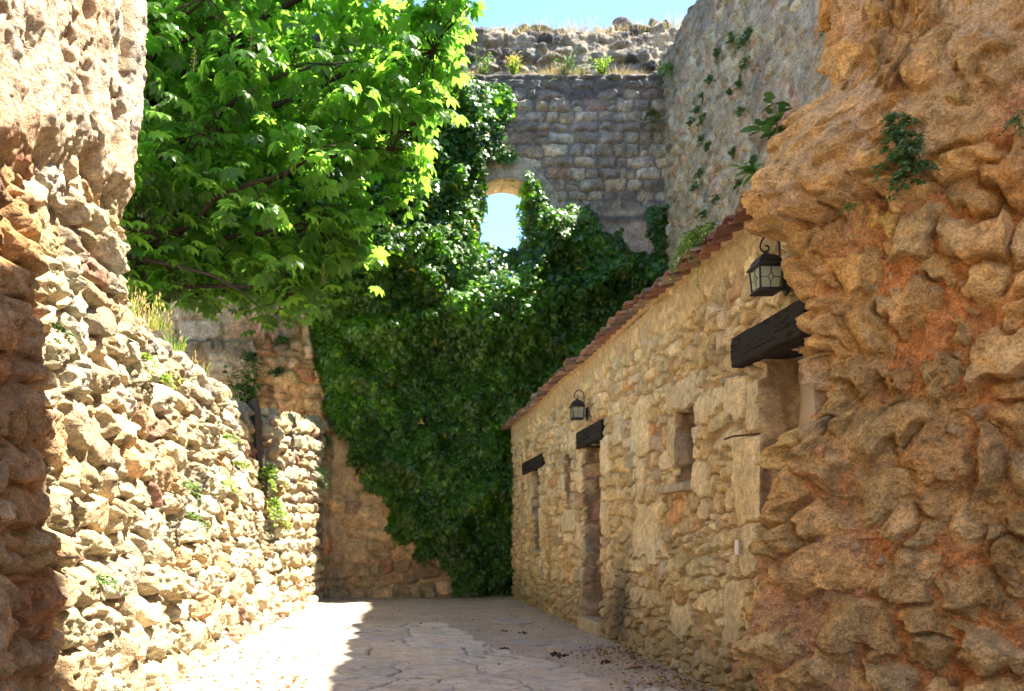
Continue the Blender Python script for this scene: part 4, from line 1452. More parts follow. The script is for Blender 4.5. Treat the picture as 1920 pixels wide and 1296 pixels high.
def ivy():
    root = empty("ivy_plant", (2.2, 17.1, 0))
    tag(root, "huge dark glossy ivy covering the castle wall below and around the opening", "ivy", kind="thing")
    px = [(700, 120), (830, 145), (905, 150), (945, 160), (955, 200), (950, 262), (932, 325), (905, 342), (902, 450), (935, 462), (975, 466), (985, 400), (982, 335), (1002, 338),
          (1040, 385), (1100, 390), (1135, 430), (1205, 468), (1222, 480), (1232, 400), (1240, 375), (1246, 470), (1262, 560), (1280, 1125), (880, 1125), (862, 1105), (835, 1062), (775, 1005), (722, 950),
          (690, 885), (655, 835), (622, 790), (600, 705), (575, 625), (556, 585), (420, 500), (420, 250)]
    poly = [((x - VX) * 17.1 / F, CH + (VY - y) * 17.1 / F) for x, y in px]
    r = np.random.default_rng(8)
    n = 100000
    x = r.uniform(-3.3, 6.0, n)
    z = r.uniform(0, 10.7, n)
    d = poly_dist(x, z, poly)
    ins = in_poly(x, z, poly)
    edge = .9 * (fbm(x * 1.6, z * 1.6, 5, 201, .65) - .52) - .05
    d = np.where(ins, d, -d)
    ok = d > edge * np.where(z < 9, 1, .7)
    # keep the opening clear except for a fringe
    x0, x1, z0, zs = WIN
    ok &= ~((x > x0 + .12) & (x < x1 - .22) & (z > z0 + .9) & (z < zs + .5)) | (r.random(n) < .0)
    x, z, d = x[ok], z[ok], d[ok]
    n = len(x)

    def bulge(x, z):
        b = .12 + .75 * np.maximum(fbm(x * .85 + 3, z * .85, 3, 202) - .28, 0) + 1.3 * np.maximum(fbm(x * 2.1, z * 2.3, 3, 203) - .42, 0)
        b += .95 * np.exp(-((x - 2.25) / .85) ** 2 - ((z - 5.75) / .55) ** 2)
        b += .55 * np.exp(-((x - .6) / 1.4) ** 2 - ((z - 6.6) / 1.6) ** 2)
        b += .35 * np.exp(-((x - 3.1) / .4) ** 2 - ((z - 7.2) / .5) ** 2)
        return b
    tap = sstep(-.05, .55, d)
    b = bulge(x, z) * (.25 + .75 * tap)
    e = .12
    gx = (bulge(x + e, z) - bulge(x - e, z)) / (2 * e)
    gz = (bulge(x, z + e) - bulge(x, z - e)) / (2 * e)
    t = r.random(n) ** .35
    y = YB - .07 - b * t - .05 * r.random(n)
    inw = (x > WIN[0] - .05) & (x < WIN[1] + .05) & (z > WIN[2] - .1)
    y = np.where(inw & (r.random(n) < .5), YB + r.uniform(-.1, .5, n), y)
    N = np.stack([-gx * .6, -np.ones(n), -gz * .6 + .55], -1) + r.normal(0, .42, (n, 3))
    T = np.stack([r.normal(0, .55, n), -.1 * np.ones(n), -np.ones(n)], -1)
    S = r.uniform(.075, .15, n)
    base = np.array([(.036, .092, .013), (.050, .120, .016), (.027, .070, .011), (.085, .175, .026)])
    c = base[r.choice(4, n, p=[.36, .30, .22, .12])] * r.normal(1, .15, (n, 1))
    lush = sstep(.45, .65, fbm(x * 1.2, z * 1.2, 3, 204))
    c = c * (1 + .35 * lush[:, None] * np.array([1.2, 1.0, .3]))
    c = c * (.55 + .8 * fbm(x * 2.6 + 4, z * 2.6, 3, 205))[:, None]
    yl = r.random(n) < .0035
    c[yl] = (.42, .30, .03)
    scatter("foliage", IVY_T, IVY_F, np.stack([x, y, z], -1), N, T, S, np.clip(c, .004, .6), M_ivy, root)
    mb = MB()
    for k in range(26):
        xx, zz = random.uniform(2.0, 4.6), random.uniform(0, .2)
        pts, rad = [], []
        ax = random.uniform(-.35, .25)
        for q in range(12):
            pts.append((xx, YB - .1 - .02 * random.random(), zz))
            rad.append(.022 * (1 - q / 14))
            zz += .45
            ax += random.uniform(-.12, .12)
            xx += ax * .3
            if not in_poly(np.array([xx]), np.array([zz]), poly)[0]:
                break
        if len(pts) > 2:
            mb.tube(pts, rad[:len(pts)], 5)
    mb.build("stems", M_bark, root)


ivy()

LF = [(0, 0, 0), (.10, .30, .0), (.20, .68, -.05), (.0, 1.0, -.22), (-.20, .68, -.05), (-.10, .30, 0), (0, .34, -.03), (0, .70, -.09)]
LF_F = [(0, 1, 6), (1, 2, 7), (1, 7, 6), (2, 3, 7), (7, 3, 4), (5, 7, 4), (6, 7, 5), (0, 6, 5)]


def palmate():
    V, Fs = [], []
    for k, (deg, sc) in enumerate([(-118, .62), (-74, .82), (-36, .96), (0, 1.0), (36, .96), (74, .82), (118, .62)]):
        a = math.radians(deg)
        b = len(V)
        for (x, y, z) in LF:
            y2 = y + .05
            X, Y = x * 1.2 * sc, y2 * sc
            V.append((X * math.cos(a) + Y * math.sin(a), -X * math.sin(a) + Y * math.cos(a), (z - .30 * y2 * y2 + .02 * k % 2) * sc))
        Fs += [tuple(i + b for i in f) for f in LF_F]
    return V, Fs


TREE_BOTTOM = [(150, 545), (250, 560), (340, 575), (400, 560), (450, 590), (500, 612), (560, 575), (620, 562), (700, 530), (712, 480), (640, 435), (700, 410), (772, 395), (782, 340), (820, 285), (862, 262), (835, 210), (815, 165), (872, 110), (850, 70), (885, 20), (880, -60), (800, -180), (650, -300), (400, -380), (150, -380), (-100, -250), (-150, 100), (0, 420)]


def chestnut():
    tx, ty = -4.7, 13.2
    root = empty("chestnut_tree", (tx, ty, 0))
    tag(root, "bright green horse chestnut tree overhanging the lane from behind the low wall", "tree", kind="thing")
    r = np.random.default_rng(23)
    cl = []
    tries = 0
    while len(cl) < 520 and tries < 40000:
        tries += 1
        x, y = r.uniform(-120, 890), r.uniform(-360, 612)
        if not in_poly(np.array([x]), np.array([y]), TREE_BOTTOM)[0]:
            continue
        dd = poly_dist(np.array([x]), np.array([y]), TREE_BOTTOM)[0]
        if dd < 66 + 26 * math.sin(x * .035 + y * .028):
            continue
        half = 2.1 * min(1, .22 + dd / 190)
        Y = 13.2 + r.uniform(-half, half)
        p = at(x, y, Y)
        if x < 235 and Y < 11.7 and r.random() < .5:
            continue
        if any(np.linalg.norm((p - q) * np.array([1, .8, 1.5])) < (.29 if x < 470 else .40) for q in cl):
            continue
        cl.append(p)
    core = len(cl)
    tries = 0
    while tries < 9000 and len(cl) < core + 260:      # loose drooping sprays that break the outline
        tries += 1
        x, y = r.uniform(240, 890), r.uniform(-60, 612)
        P2 = np.array([x]), np.array([y])
        if in_poly(*P2, TREE_BOTTOM)[0] and 2 < poly_dist(*P2, TREE_BOTTOM)[0] < 16:
            tip = at(x, y, 12.9 + r.uniform(-1.0, 1.0))
            back = at(x - 62 + 40 * (y > 520), y - 16 - 40 * (y > 480), tip[1] + r.uniform(-.2, .2))
            for t in (0, .3, .55, .8, 1.0):
                cl.append(back * (1 - t) + tip * t + np.array([0, 0, .16 * math.sin(math.pi * t)]) + r.normal(0, .04, 3))
    cl = np.array(cl)
    V, Fs = palmate()
    P, N, T, S, Cc = [], [], [], [], []
    trunk = np.array([tx, ty, 0])
    for ci, c in enumerate(cl):
        k = int(r.integers(11, 17)) if ci < core else int(r.integers(2, 5))
        spread = .52 if ci < core else .22
        out = c - np.array([tx, ty, c[2]])
        out /= np.linalg.norm(out)
        fresh = r.random()
        for j in range(k):
            a = r.uniform(0, 2 * math.pi)
            rr = spread * math.sqrt(r.random())
            dirv = np.array([math.cos(a), math.sin(a), 0])
            p = c + dirv * rr + np.array([0, 0, r.normal(0, .10) - .25 * rr])
            P.append(p)
            t = dirv + .5 * out + np.array([0, 0, -.45])
            n = np.array([0, 0, 1.0]) + .45 * dirv * rr / .5 + r.normal(0, .28, 3)
            T.append(t)
            N.append(n)
            S.append(r.uniform(.12, .24))
            g = np.array([(.050, .110, .020), (.070, .142, .024), (.038, .090, .018)][r.integers(3)])
            Cc.append(g * r.normal(1, .12) * (1 + .25 * fresh * np.array([1.0, .8, .2])))
    P, N, T, S, Cc = map(np.array, (P, N, T, S, Cc))
    scatter("crown", V, Fs, P, N, T, S, np.clip(Cc, .01, .5), M_leaf, root)
    # trunk and limbs
    mb = MB()
    zs = np.linspace(-.2, 10, 16)
    tp = [(tx + .22 * math.sin(z * .5), ty + .16 * math.sin(z * .8 + 1), z) for z in zs]
    mb.tube(tp, [.30 * (1 - .075 * z) + .10 * math.exp(-max(z, 0) * 2.5) + .01 for z in zs], 12)
    mb.build("trunk", M_bark, root, smooth=True)
    # hub points: ends of the main limbs
    hubs = []
    for c in cl[r.permutation(len(cl))]:
        if all(np.linalg.norm(c - h) > 1.25 for h in hubs):
            hubs.append(c)
    hubs = np.array(hubs)

    def curve(a, b, sag, n=8, jit=.05):
        out = []
        for t in np.linspace(0, 1, n):
            p = a * (1 - t) + b * t + np.array([0, 0, sag * math.sin(math.pi * t)])
            if 0 < t < 1:
                p = p + r.normal(0, jit, 3)
            out.append(tuple(p))
        return out
    tw = MB()
    for h in hubs:
        dist = np.linalg.norm(h[:2] - trunk[:2])
        z0 = np.clip(h[2] - .45 * dist, 4.3, 9.3)
        a = np.array([tx + .22 * math.sin(z0 * .5), ty + .16 * math.sin(z0 * .8 + 1), z0])
        L = np.linalg.norm(h - a)
        m = MB()
        m.tube(curve(a, h, .18 * L * .6, 9, .05), [(.012 + .011 * L) * (1 - .8 * t) + .006 for t in np.linspace(0, 1, 9)], 7)
        m.build("limb", M_bark, root, smooth=True)
    for c in cl:
        d = np.linalg.norm(hubs - c, axis=1)
        h = hubs[np.argmin(d)]
        if d.min() > .05:
            tw.tube(curve(h, c, .05, 5, .03), [.014, .012, .010, .008, .006], 5)
    tw.build("twigs", M_bark, root)["kind"] = "stuff"
    # two low branches seen against the far wall
    for pts in ([at(150, 470, 12.2), at(260, 485, 12.0), at(330, 498, 11.8), at(400, 517, 11.6), at(450, 545, 11.5), at(490, 580, 11.5)],
                [at(120, 520, 13), at(245, 432, 12.6), at(300, 390, 12.4), at(380, 352, 12.3), at(470, 352, 12.2), at(580, 345, 12.2)]):
        m = MB()
        m.tube(pts, [.045, .036, .028, .022, .016, .008], 8)
        m.build("limb", M_bark, root, smooth=True)
    # spent flower candles
    for (x, y, Y) in [(363, 135, 11.2), (470, 95, 11.4), (735, 190, 12.4), (832, 195, 12.6), (560, 545, 12.2), (605, 535, 12.4), (720, 300, 12.3), (520, 60, 12)]:
        b = at(x, y, Y)
        m = MB()
        m.tube([b, b + np.array([.01, 0, .17]), b + np.array([.015, 0, .34])], [.007, .005, .002], 5)
        for k in range(26):
            t = .08 + .9 * k / 26
            a = k * 2.4
            q = b + np.array([.012 * t, 0, .34 * t])
            e = q + np.array([math.cos(a), math.sin(a), .25]) * (.05 * (1 - t) + .012)
            m.tube([q, e], [.003, .002], 4)
            m.lathe(e, [(.0, -.008), (.009, 0), (.0, .010)], 5)
        m.build("flower_spike", M_spike, root)


M_spike = plain_mat("spent_blossom", (.30, .30, .10), .8, 0, .3, 30, 0, .2)
chestnut()


# ------------------------------------------------------------------ small plants
BL = [(-.5, 0, 0), (.5, 0, 0), (-.4, .35, .02), (.4, .35, .02), (-.26, .7, -.03), (.26, .7, -.03), (0, 1, -.12)]
BL_F4 = [(0, 1, 3), (0, 3, 2), (2, 3, 5), (2, 5, 4), (4, 5, 6)]


def tuft(name, pos, n, h, spread, col, lean=(0, 0, 0), mat=None, width=.012, heads=0, headcol=(.45, .33, .16), parent=None, seed=0, droop=.5):
    """grass: tapered curved blades, some with seed heads"""
    r = np.random.default_rng(seed + int(abs(pos[0] * 100 + pos[2] * 37)))
    V, Fc, C = [], [], []
    for k in range(n + heads):
        a = r.uniform(0, 6.283)
        rr = spread * math.sqrt(r.random())
        b = np.array(pos) + np.array([math.cos(a) * rr, math.sin(a) * rr, 0])
        d = np.array([math.cos(a), math.sin(a), 0]) * r.uniform(.05, .6) + np.array(lean)
        L = h * r.uniform(.45, 1.1) * (1.25 if k >= n else 1)
        side = unit(np.cross(d + np.array([.01, .02, 0]), np.array([0, 0, 1.0])) + r.normal(0, .3, 3))
        c = np.array(col[r.integers(len(col))]) * r.normal(1, .15)
        b0 = len(V)
        for t in (0, .35, .7, 1.0):
            p = b + np.array([0, 0, 1]) * L * (t - droop * .45 * t * t) + d * L * (t * t * .7 + .15 * t)
            w = width * (1 - t) * .5 + .0012
            if k >= n:
                w = .0022
            V += [p - side * w, p + side * w]
            C += [c, c]
        for q in range(3):
            Fc.append((b0 + 2 * q, b0 + 2 * q + 1, b0 + 2 * q + 3, b0 + 2 * q + 2))
        if k >= n:                                # oat-like spikelets
            for q in range(5):
                e = p + r.normal(0, .03, 3) + np.array([0, 0, -.02 * q])
                b0 = len(V)
                ww, hl = .010, .022
                V += [e + np.array([0, 0, hl]), e + side * ww, e - np.array([0, 0, hl]), e - side * ww]
                C += [np.array(headcol)] * 4
                Fc.append((b0, b0 + 1, b0 + 2, b0 + 3))
    return mesh_np(name, np.array(V), np.array(Fc), mat or M_weed, np.clip(np.array(C), .005, .8), False, parent)


def weed(name, pos, nst, L, leaf, col, out=(0, -1, .3), spread=.5, droop=.4, per=14, seed=0, flower=None, wide=.42, mat=None, rise=0.0, jx=(0, 0, 0)):
    """leafy plant rooted at pos: bent stems with leaves along them"""
    r = np.random.default_rng(seed + 5)
    out = np.array(out, float)
    mbv = MB()
    P, N, T, S, C = [], [], [], [], []
    FP = []
    for k in range(nst):
        d = unit(out + r.normal(0, spread, 3))
        LL = L * r.uniform(.55, 1.1)
        o3 = r.normal(0, 1, 3) * np.array(jx)
        pts = []
        for t in np.linspace(0, 1, 6):
            pts.append(np.array(pos) + o3 + d * LL * t + np.array([0, 0, rise * t * t - droop * LL * t * t]) + r.normal(0, .008 * LL, 3))
        mbv.tube(pts, [.006 * L / .4 * (1 - .7 * t) + .001 for t in np.linspace(0, 1, 6)], 4, False)
        for j in range(per):
            t = r.uniform(.15, 1.05)
            i = min(int(t * 5), 4)
            q = pts[i] + (pts[i + 1] - pts[i]) * (t * 5 - i)
            P.append(q + r.normal(0, .02 * L / .4, 3))
            T.append(d * .4 + r.normal(0, .7, 3))
            N.append(np.array([0, 0, 1.0]) + .4 * out + r.normal(0, .5, 3))
            S.append(leaf * r.uniform(.6, 1.2))
            C.append(np.array(col[r.integers(len(col))]) * r.normal(1, .15))
        FP.append(pts[-1])
    root = empty(name, tuple(pos))
    tpl = [(0, 0, 0), (wide, .4, .03), (wide * .7, .75, -.02), (0, 1, -.1), (-wide * .7, .75, -.02), (-wide, .4, .03), (0, .45, -.03)]
    tf = [(6, i, (i + 1) % 6) for i in range(6)]
    o = scatter("leaves", tpl, tf, *(np.array(q) for q in (P, N, T, S)), np.clip(np.array(C), .005, .7), mat or M_weed, root)
    mbv.build("stem", M_stem, root)
    if flower:
        P, N, T, S, C = [], [], [], [], []
        for p in FP:
            for j in range(flower[1]):
                P.append(p + r.normal(0, .035, 3) + np.array([0, 0, .03]))
                N.append(np.array([0, -.6, 1]) + r.normal(0, .4, 3))
                T.append(r.normal(0, 1, 3))
                S.append(flower[2])
                C.append(np.array(flower[0]) * r.normal(1, .1))
        h = [(math.cos(a) * .5, math.sin(a) * .5, 0) for a in np.linspace(0, 6.283, 7)[:-1]] + [(0, 0, .12)]
        scatter("flowers", h, [(6, i, (i + 1) % 6) for i in range(6)], *(np.array(q) for q in (P, N, T, S)), np.clip(np.array(C), 0, .8), M_weed, root)
    return root


M_stem = plain_mat("green_stem", (.10, .13, .04), .7, 0, .3, 30, 0, .3)
G_YEL = [(.20, .30, .05), (.15, .25, .04), (.26, .33, .08)]
G_MID = [(.08, .16, .04), (.11, .19, .05), (.06, .13, .035)]
G_DRK = [(.035, .085, .025), (.05, .11, .03)]
G_BLU = [(.075, .15, .07), (.10, .18, .085), (.06, .12, .055)]
G_DRY = [(.42, .33, .17), (.36, .29, .15), (.48, .39, .22), (.30, .27, .12)]


def wallpt_left(px, py):
    z = 1.5
    for _ in range(8):
        Y = 1.9 * F / (VX - px)
        z = CH + (VY - py) * Y / F
        X = float(left_base(np.array(Y), np.array(z))) + .10
        Y = X * F / (px - VX)
    return np.array([X, Y, CH + (VY - py) * Y / F])


LEFTW = [(265, 672, .16, .030, G_YEL, "yellow-green weed sprouting just below the ragged top of the low wall"),
         (300, 712, .20, .030, G_YEL, "pale weed hanging between dark lichened stones near the low wall's top"),
         (415, 822, .26, .034, G_YEL, "yellow-green weed on the low wall left of the weathered timber post"),
         (340, 908, .24, .030, G_MID, "small green weed in the middle of the low wall, higher of a pair"),
         (346, 970, .26, .030, G_MID, "small green weed in the middle of the low wall, lower of a pair"),
         (185, 1085, .16, .026, G_MID, "little green weed in a dark gap low on the near end of the low wall"),
         (100, 615, .12, .022, G_MID, "tiny green weed on the shaded corner of the tall ruined wall"),
         (440, 868, .22, .030, G_YEL, "narrow pale weed on the low wall just below the timber post"),
         (412, 905, .24, .032, G_YEL, "pale weed low on the wall between the timber post and the two green weeds")]
for i, (px, py, L, lf, g, lab) in enumerate(LEFTW):
    p = wallpt_left(px, py)
    tag(weed("wall_weed", p, 7, L, lf, g, (1, -.2, .35), .45, .7, 12, 300 + i), lab, "weed", "weeds growing in the left walls")
for i, (px, py, Y, L, lf, g, lab) in enumerate([(500, 880, 12.4, .36, .05, G_YEL, "tall yellow-green weed growing down the inner corner of the stub wall"),
                                                (514, 945, 12.4, .42, .05, G_YEL, "dense yellow-green weed low in the corner where the low wall meets the stub"),
                                                (592, 880, 16.0, .36, .05, G_BLU, "grey-green weed hanging near the far edge of the stub wall"),
                                                (603, 820, 16.6, .25, .05, G_MID, "small weed on the far top corner of the stub wall")]):
    p = at(px, py, Y)
    tag(weed("wall_weed", p, 14, L, lf, g, (.6, -.8, .1), .5, .9, 18, 330 + i), lab, "weed", "weeds growing in the left walls")

# grasses on the low wall
tops = [(300, 640, 7.2, 60, .26, .14, G_YEL + G_DRY, 10, "tall wild oat tuft with seed heads on the low wall's top beside the tall ruin"),
        (275, 600, 6.75, 34, .20, .10, G_DRY + G_YEL, 8, "dry grass tuft at the foot of the tall ruin's broken edge"),
        (348, 662, 8.1, 30, .22, .10, G_YEL, 2, "short green grass tuft on the low wall's top under the tree"),
        (395, 705, 9.3, 26, .22, .10, G_MID + G_DRY, 2, "sparse grass tuft midway along the low wall's top"),
        (452, 752, 11.6, 22, .26, .08, G_DRY, 4, "thin dry grass stalks on the low wall's top near the timber post")]
for i, (px, py, Y, n, h, sp, g, hd, lab) in enumerate(tops):
    p = at(px, py, Y)
    p[0] = max(min(p[0], -1.98), -2.4)
    p[2] = 2.93
    tag(tuft("grass_tuft", p, n, h * 1.0, sp, g, (0.05, 0, 0), M_weed, .010, hd, seed=i), lab, "grass tuft", "grass on the low wall")
tag(tuft("grass_tuft", at(545, 788, 13.6), 60, .16, .22, G_MID + G_DRY, (0, 0, 0), M_weed, .012, 0, seed=9), "low green grass on the flat top of the stub wall", "grass tuft", "grass on the low wall")
p = np.array([-2.15, 13.4, 2.95])
tag(weed("shrub", p, 22, .95, .09, G_MID + G_DRK, (-.05, 0, 1), .22, .05, 26, 350), "bushy dark green shrub rising behind the timber post", "shrub")
for i, (px, py, L, lab) in enumerate([(468, 672, .35, "dark green plant on the ledge of the far wall, left of the rubble pier"), (530, 640, .22, "small dark plant in the rubble pier of the far wall"),
                                      (520, 697, .20, "tiny dark plant low in the rubble pier above the stub wall")]):
    q = at(px, py, YB - .35)
    tag(weed("wall_plant", q, 14, L, .07, G_DRK + G_BLU, (0, -.7, .2), .6, .6, 16, 360 + i), lab, "plant")

# green tufts on the tall right wall
T_R = [(1392, 78, .42), (1372, 70, .24), (1330, 150, .24), (1318, 178, .18), (1308, 205, .26), (1297, 228, .22), (1318, 222, .20), (1316, 262, .26), (1345, 98, .18), (1397, 118, .22),
       (1386, 155, .20), (1368, 172, .16), (1314, 322, .30), (1303, 352, .20), (1341, 372, .18), (1322, 398, .26), (1548, 46, .22), (1405, 60, .15), (1325, 275, .14), (1390, 210, .18), (1372, 285, .14), (1412, 300, .14), (1384, 345, .12)]
for i, (px, py, L) in enumerate(T_R):
    Y = 5.66 * F / (px - VX)
    q = at(px, py, Y)
    o = weed("wall_tuft", q, 14, L * .42, .036, G_MID + G_BLU, (-.8, -.2, .15), .8, .5, 12, 400 + i, jx=(0, .04, .035))
    lab = "small green tuft growing from the joints of the tall shaded castle wall"
    if i == 0:
        lab = "largest green tuft on the tall shaded castle wall, high up near the foreground wall"
    if i == 16:
        lab = "green tuft on the tall castle wall touching the foreground wall's upper edge"
    tag(o, lab, "tuft", "green tufts on the tall castle wall")

# plants of the right foreground and the eave
def fgpt(px, py, off=.10):
    k = (px - VX) / F
    sv = (k * 4.78 - 2.23) / (.672 + .74 * k)
    p = np.array([2.23 + .672 * sv - .74 * off, 4.78 - .74 * sv - .672 * off, 0])
    p[2] = CH + (VY - py) * p[1] / F
    return p


ROUND = .52
tag(weed("wall_plant", fgpt(1690, 240, .06), 26, .09, .021, G_BLU, (-.75, -.65, .1), .6, .6, 20, 440, wide=ROUND, jx=(.025, .025, .035)), "upper blue-green trailing plant rooted in the ochre foreground wall", "plant", "blue-green plants on the foreground wall")
tag(weed("wall_plant", fgpt(1708, 285, .06), 60, .10, .022, G_BLU, (-.7, -.7, .1), .6, .7, 22, 441, wide=ROUND, jx=(.03, .03, .075)), "larger blue-green trailing plant hanging below the first on the foreground wall", "plant", "blue-green plants on the foreground wall")
tag(weed("wall_plant", fgpt(1602, 388, .05), 7, .07, .014, G_MID, (-.7, -.7, .2), .4, .8, 12, 442), "tiny green sprout on the foreground wall left of the blue-green plants", "plant")
tag(weed("wall_plant", fgpt(1914, 222, .06), 9, .10, .015, G_BLU, (-.7, -.7, 0), .4, .8, 12, 443), "small green plant at the right edge of the foreground wall", "plant")
tag(weed("leafy_plant", np.array([2.33, 5.02, 3.50]), 5, .26, .085, G_DRK, (-.15, -.1, 1), .35, .15, 9, 444, wide=.34), "dark leafy plant growing on a ledge of the foreground wall's broken edge", "plant")
tag(weed("leafy_plant", np.array([2.20, 5.02, 3.30]), 4, .17, .11, G_DRK + G_MID, (-.6, -.1, .6), .3, .3, 4, 445, wide=.28), "broad-leaved plant sprouting below the dark leafy plant on the broken edge", "plant")
tag(weed("eave_plant", np.array([2.42, 6.52, 3.44]), 44, .20, .026, G_MID + G_YEL, (-.5, -.1, .25), .6, .9, 24, 446, jx=(.02, .16, .03)), "feathery green plant spilling over the roof tiles of the outbuilding", "plant")
for (y, h) in ((7.9, .16), (10.5, .18)):
    pass

# plants and stones on top of the castle back wall
ZL = 10.55


def toppt(px, py):
    """on the ledge (nearer) or on the parapet's top"""
    if py > 92:
        Y = YB + .15
        return np.array([(px - VX) * Y / F, Y, ZL])
    Y = YB + 1.0
    x = (px - VX) * Y / F
    h = PAR_H + .16 * (fbm(np.array([x * 1.1]), np.array([2.0]), 4, 62)[0] - .5) * 2 + np.interp(x, [-11, .9, 1.6, 5.2, 6.3], [.7, .25, .05, .03, .15])
    return np.array([x, Y, 10.42 + h + .02])


YF = (.62, .42, .02)
tag(weed("flowering_bush", toppt(962, 125), 34, .46, .030, G_YEL, (0, -.15, 1), .25, .1, 22, 460, (YF, 3, .028), .2), "bushy yellow-flowered plant on the ledge high on the castle back wall", "flowering plant", "yellow flowers on the castle wall")
tag(weed("flowering_bush", toppt(872, 128) + np.array([0, -.12, 0]), 18, .32, .030, G_YEL, (0, -.9, -.1), .4, .7, 16, 461, (YF, 3, .04), .2), "smaller yellow-flowered plant hanging over the ledge beside the tree", "flowering plant", "yellow flowers on the castle wall")
tag(weed("flowering_bush", toppt(1248, 112), 14, .36, .035, G_YEL, (0, -.2, 1), .4, .2, 14, 462, (YF, 2, .04), .2), "sparse yellow-flowered plant in the corner of the two castle walls", "flowering plant", "yellow flowers on the castle wall")
tag(weed("shrub", toppt(1130, 108), 24, .46, .035, G_YEL, (0, -.15, 1), .3, .1, 20, 463), "yellow-green shrub on the ledge right of the grey-green bush", "shrub", "shrubs on the castle ledge")
tag(weed("shrub", toppt(1060, 112), 34, .62, .035, G_BLU, (0, -.2, 1), .55, .2, 16, 464, wide=.25), "spreading grey-green bush at the middle of the castle ledge", "shrub", "shrubs on the castle ledge")
tag(weed("shrub", toppt(905, 120), 20, .55, .04, G_BLU + G_YEL, (0, -.1, 1), .22, .05, 16, 465, wide=.2), "upright grey-green stalks left of the yellow-flowered bush", "shrub", "shrubs on the castle ledge")
tag(weed("shrub", at(1222, 215, YB - .15), 20, .36, .05, [(.13, .13, .04), (.09, .11, .03)], (-.1, -.8, .1), .5, .9, 18, 466), "olive-brown bush in the upper corner of the castle back wall", "shrub")
tag(weed("shrub", at(1258, 130, 16.9), 16, .40, .05, G_YEL + G_MID, (-.6, -.4, .2), .5, .8, 14, 467), "light green plant on the tall castle wall's top corner", "shrub")
for i, (px, py, n, h, lab) in enumerate([(800, 60, 60, .35, "dry grass tuft on the castle wall's top beside the tree"), (1000, 70, 60, .28, "dry grass tuft on the castle wall's top left of the round boulder"),
                                         (1080, 66, 60, .3, "pale dry grass tuft just left of the round boulder"), (1200, 66, 70, .34, "dry grass between the round boulder and the pointed stone"),
                                         (1045, 130, 60, .26, "dry straw-coloured tuft on the castle ledge under the grey-green bush"), (1090, 132, 40, .2, "reddish dry tuft on the castle ledge right of the straw tuft"),
                                         (1160, 132, 50, .22, "yellowish dry tuft on the castle ledge near the corner"), (1262, 70, 60, .36, "dry grass on the sloping top where the castle walls meet")]):
    q = toppt(px, py)
    tag(tuft("grass_tuft", q, n * 2, h, .28, G_DRY + ([G_YEL[0]] if i % 2 else []), (0, -.1, 0), M_dry, .012, 3, seed=40 + i), lab, "grass tuft", "dry grass on the castle wall")

# thin dry grass everywhere else up there
r = np.random.default_rng(9)
V, Fc, C = [], [], []
for k in range(9000):
    x = r.uniform(-2, 6.0)
    if r.random() < .5:
        b = np.array([x, YB + r.uniform(.05, .35), ZL + r.uniform(-.02, .06)])
    else:
        b = np.array([x, YB + r.uniform(.62, 1.5), 10.42 + PAR_H + .06 * r.normal()])
    if fbm(np.array([x * 1.6]), np.array([b[1] * 2.0]), 3, 500)[0] < .5:
        continue
    h = r.uniform(.05, .22)
    d = r.normal(0, .35, 3) * h
    d[2] = h
    sd = np.array([.004, .002, 0])
    c = np.array(G_DRY[r.integers(4)]) * r.normal(1, .15)
    b0 = len(V)
    V += [b - sd, b + sd, b + d * .6 + sd * .7, b + d * .6 - sd * .7, b + d]
    C += [c] * 5
    Fc += [(b0, b0 + 1, b0 + 2), (b0, b0 + 2, b0 + 3), (b0 + 3, b0 + 2, b0 + 4)]
o = mesh_np("dry_grass", np.array(V), np.array(Fc), M_dry, np.clip(np.array(C), .01, .8), False)
tag(o, "thin dry grass scattered along the castle wall's ledge and top", "grass", kind="stuff")


def boulder(pos, size, seed, label, cols=(.17, .155, .14), group=None, name="boulder", mat=None):
    r = np.random.default_rng(seed)
    nu, nv = 28, 18
    u = np.linspace(0, 2 * math.pi, nu)
    v = np.linspace(-math.pi / 2, math.pi / 2, nv)
    U, W = np.meshgrid(u, v)
    D = np.stack([np.cos(W) * np.cos(U), np.cos(W) * np.sin(U), np.sin(W)], -1)
    rad = np.full(U.shape, 1.15)
    for k in range(14):
        d = unit(r.normal(0, 1, 3))
        rad = np.minimum(rad, r.uniform(.72, .98) / np.maximum((D @ d), .05))
    rad = rad * (1 + .16 * (fbm(D[..., 0] * 3 + 9, D[..., 1] * 3 + D[..., 2] * 2.3, 4, seed) - .5))
    P = D * rad[..., None] * np.array(size) / 2 + np.array([0, 0, size[2] * .38])
    C = np.array(cols) * (1 + .7 * (fbm(D[..., 0] * 4, D[..., 2] * 4 + D[..., 1] * 3, 4, seed + 1) - .5))[..., None]
    o = mesh_np(name, P, grid_faces(nv, nu), mat or M_far, np.clip(C, .01, .8))
    o.location = tuple(pos)
    return tag(o, label, "boulder" if name == "boulder" else "stone", group)


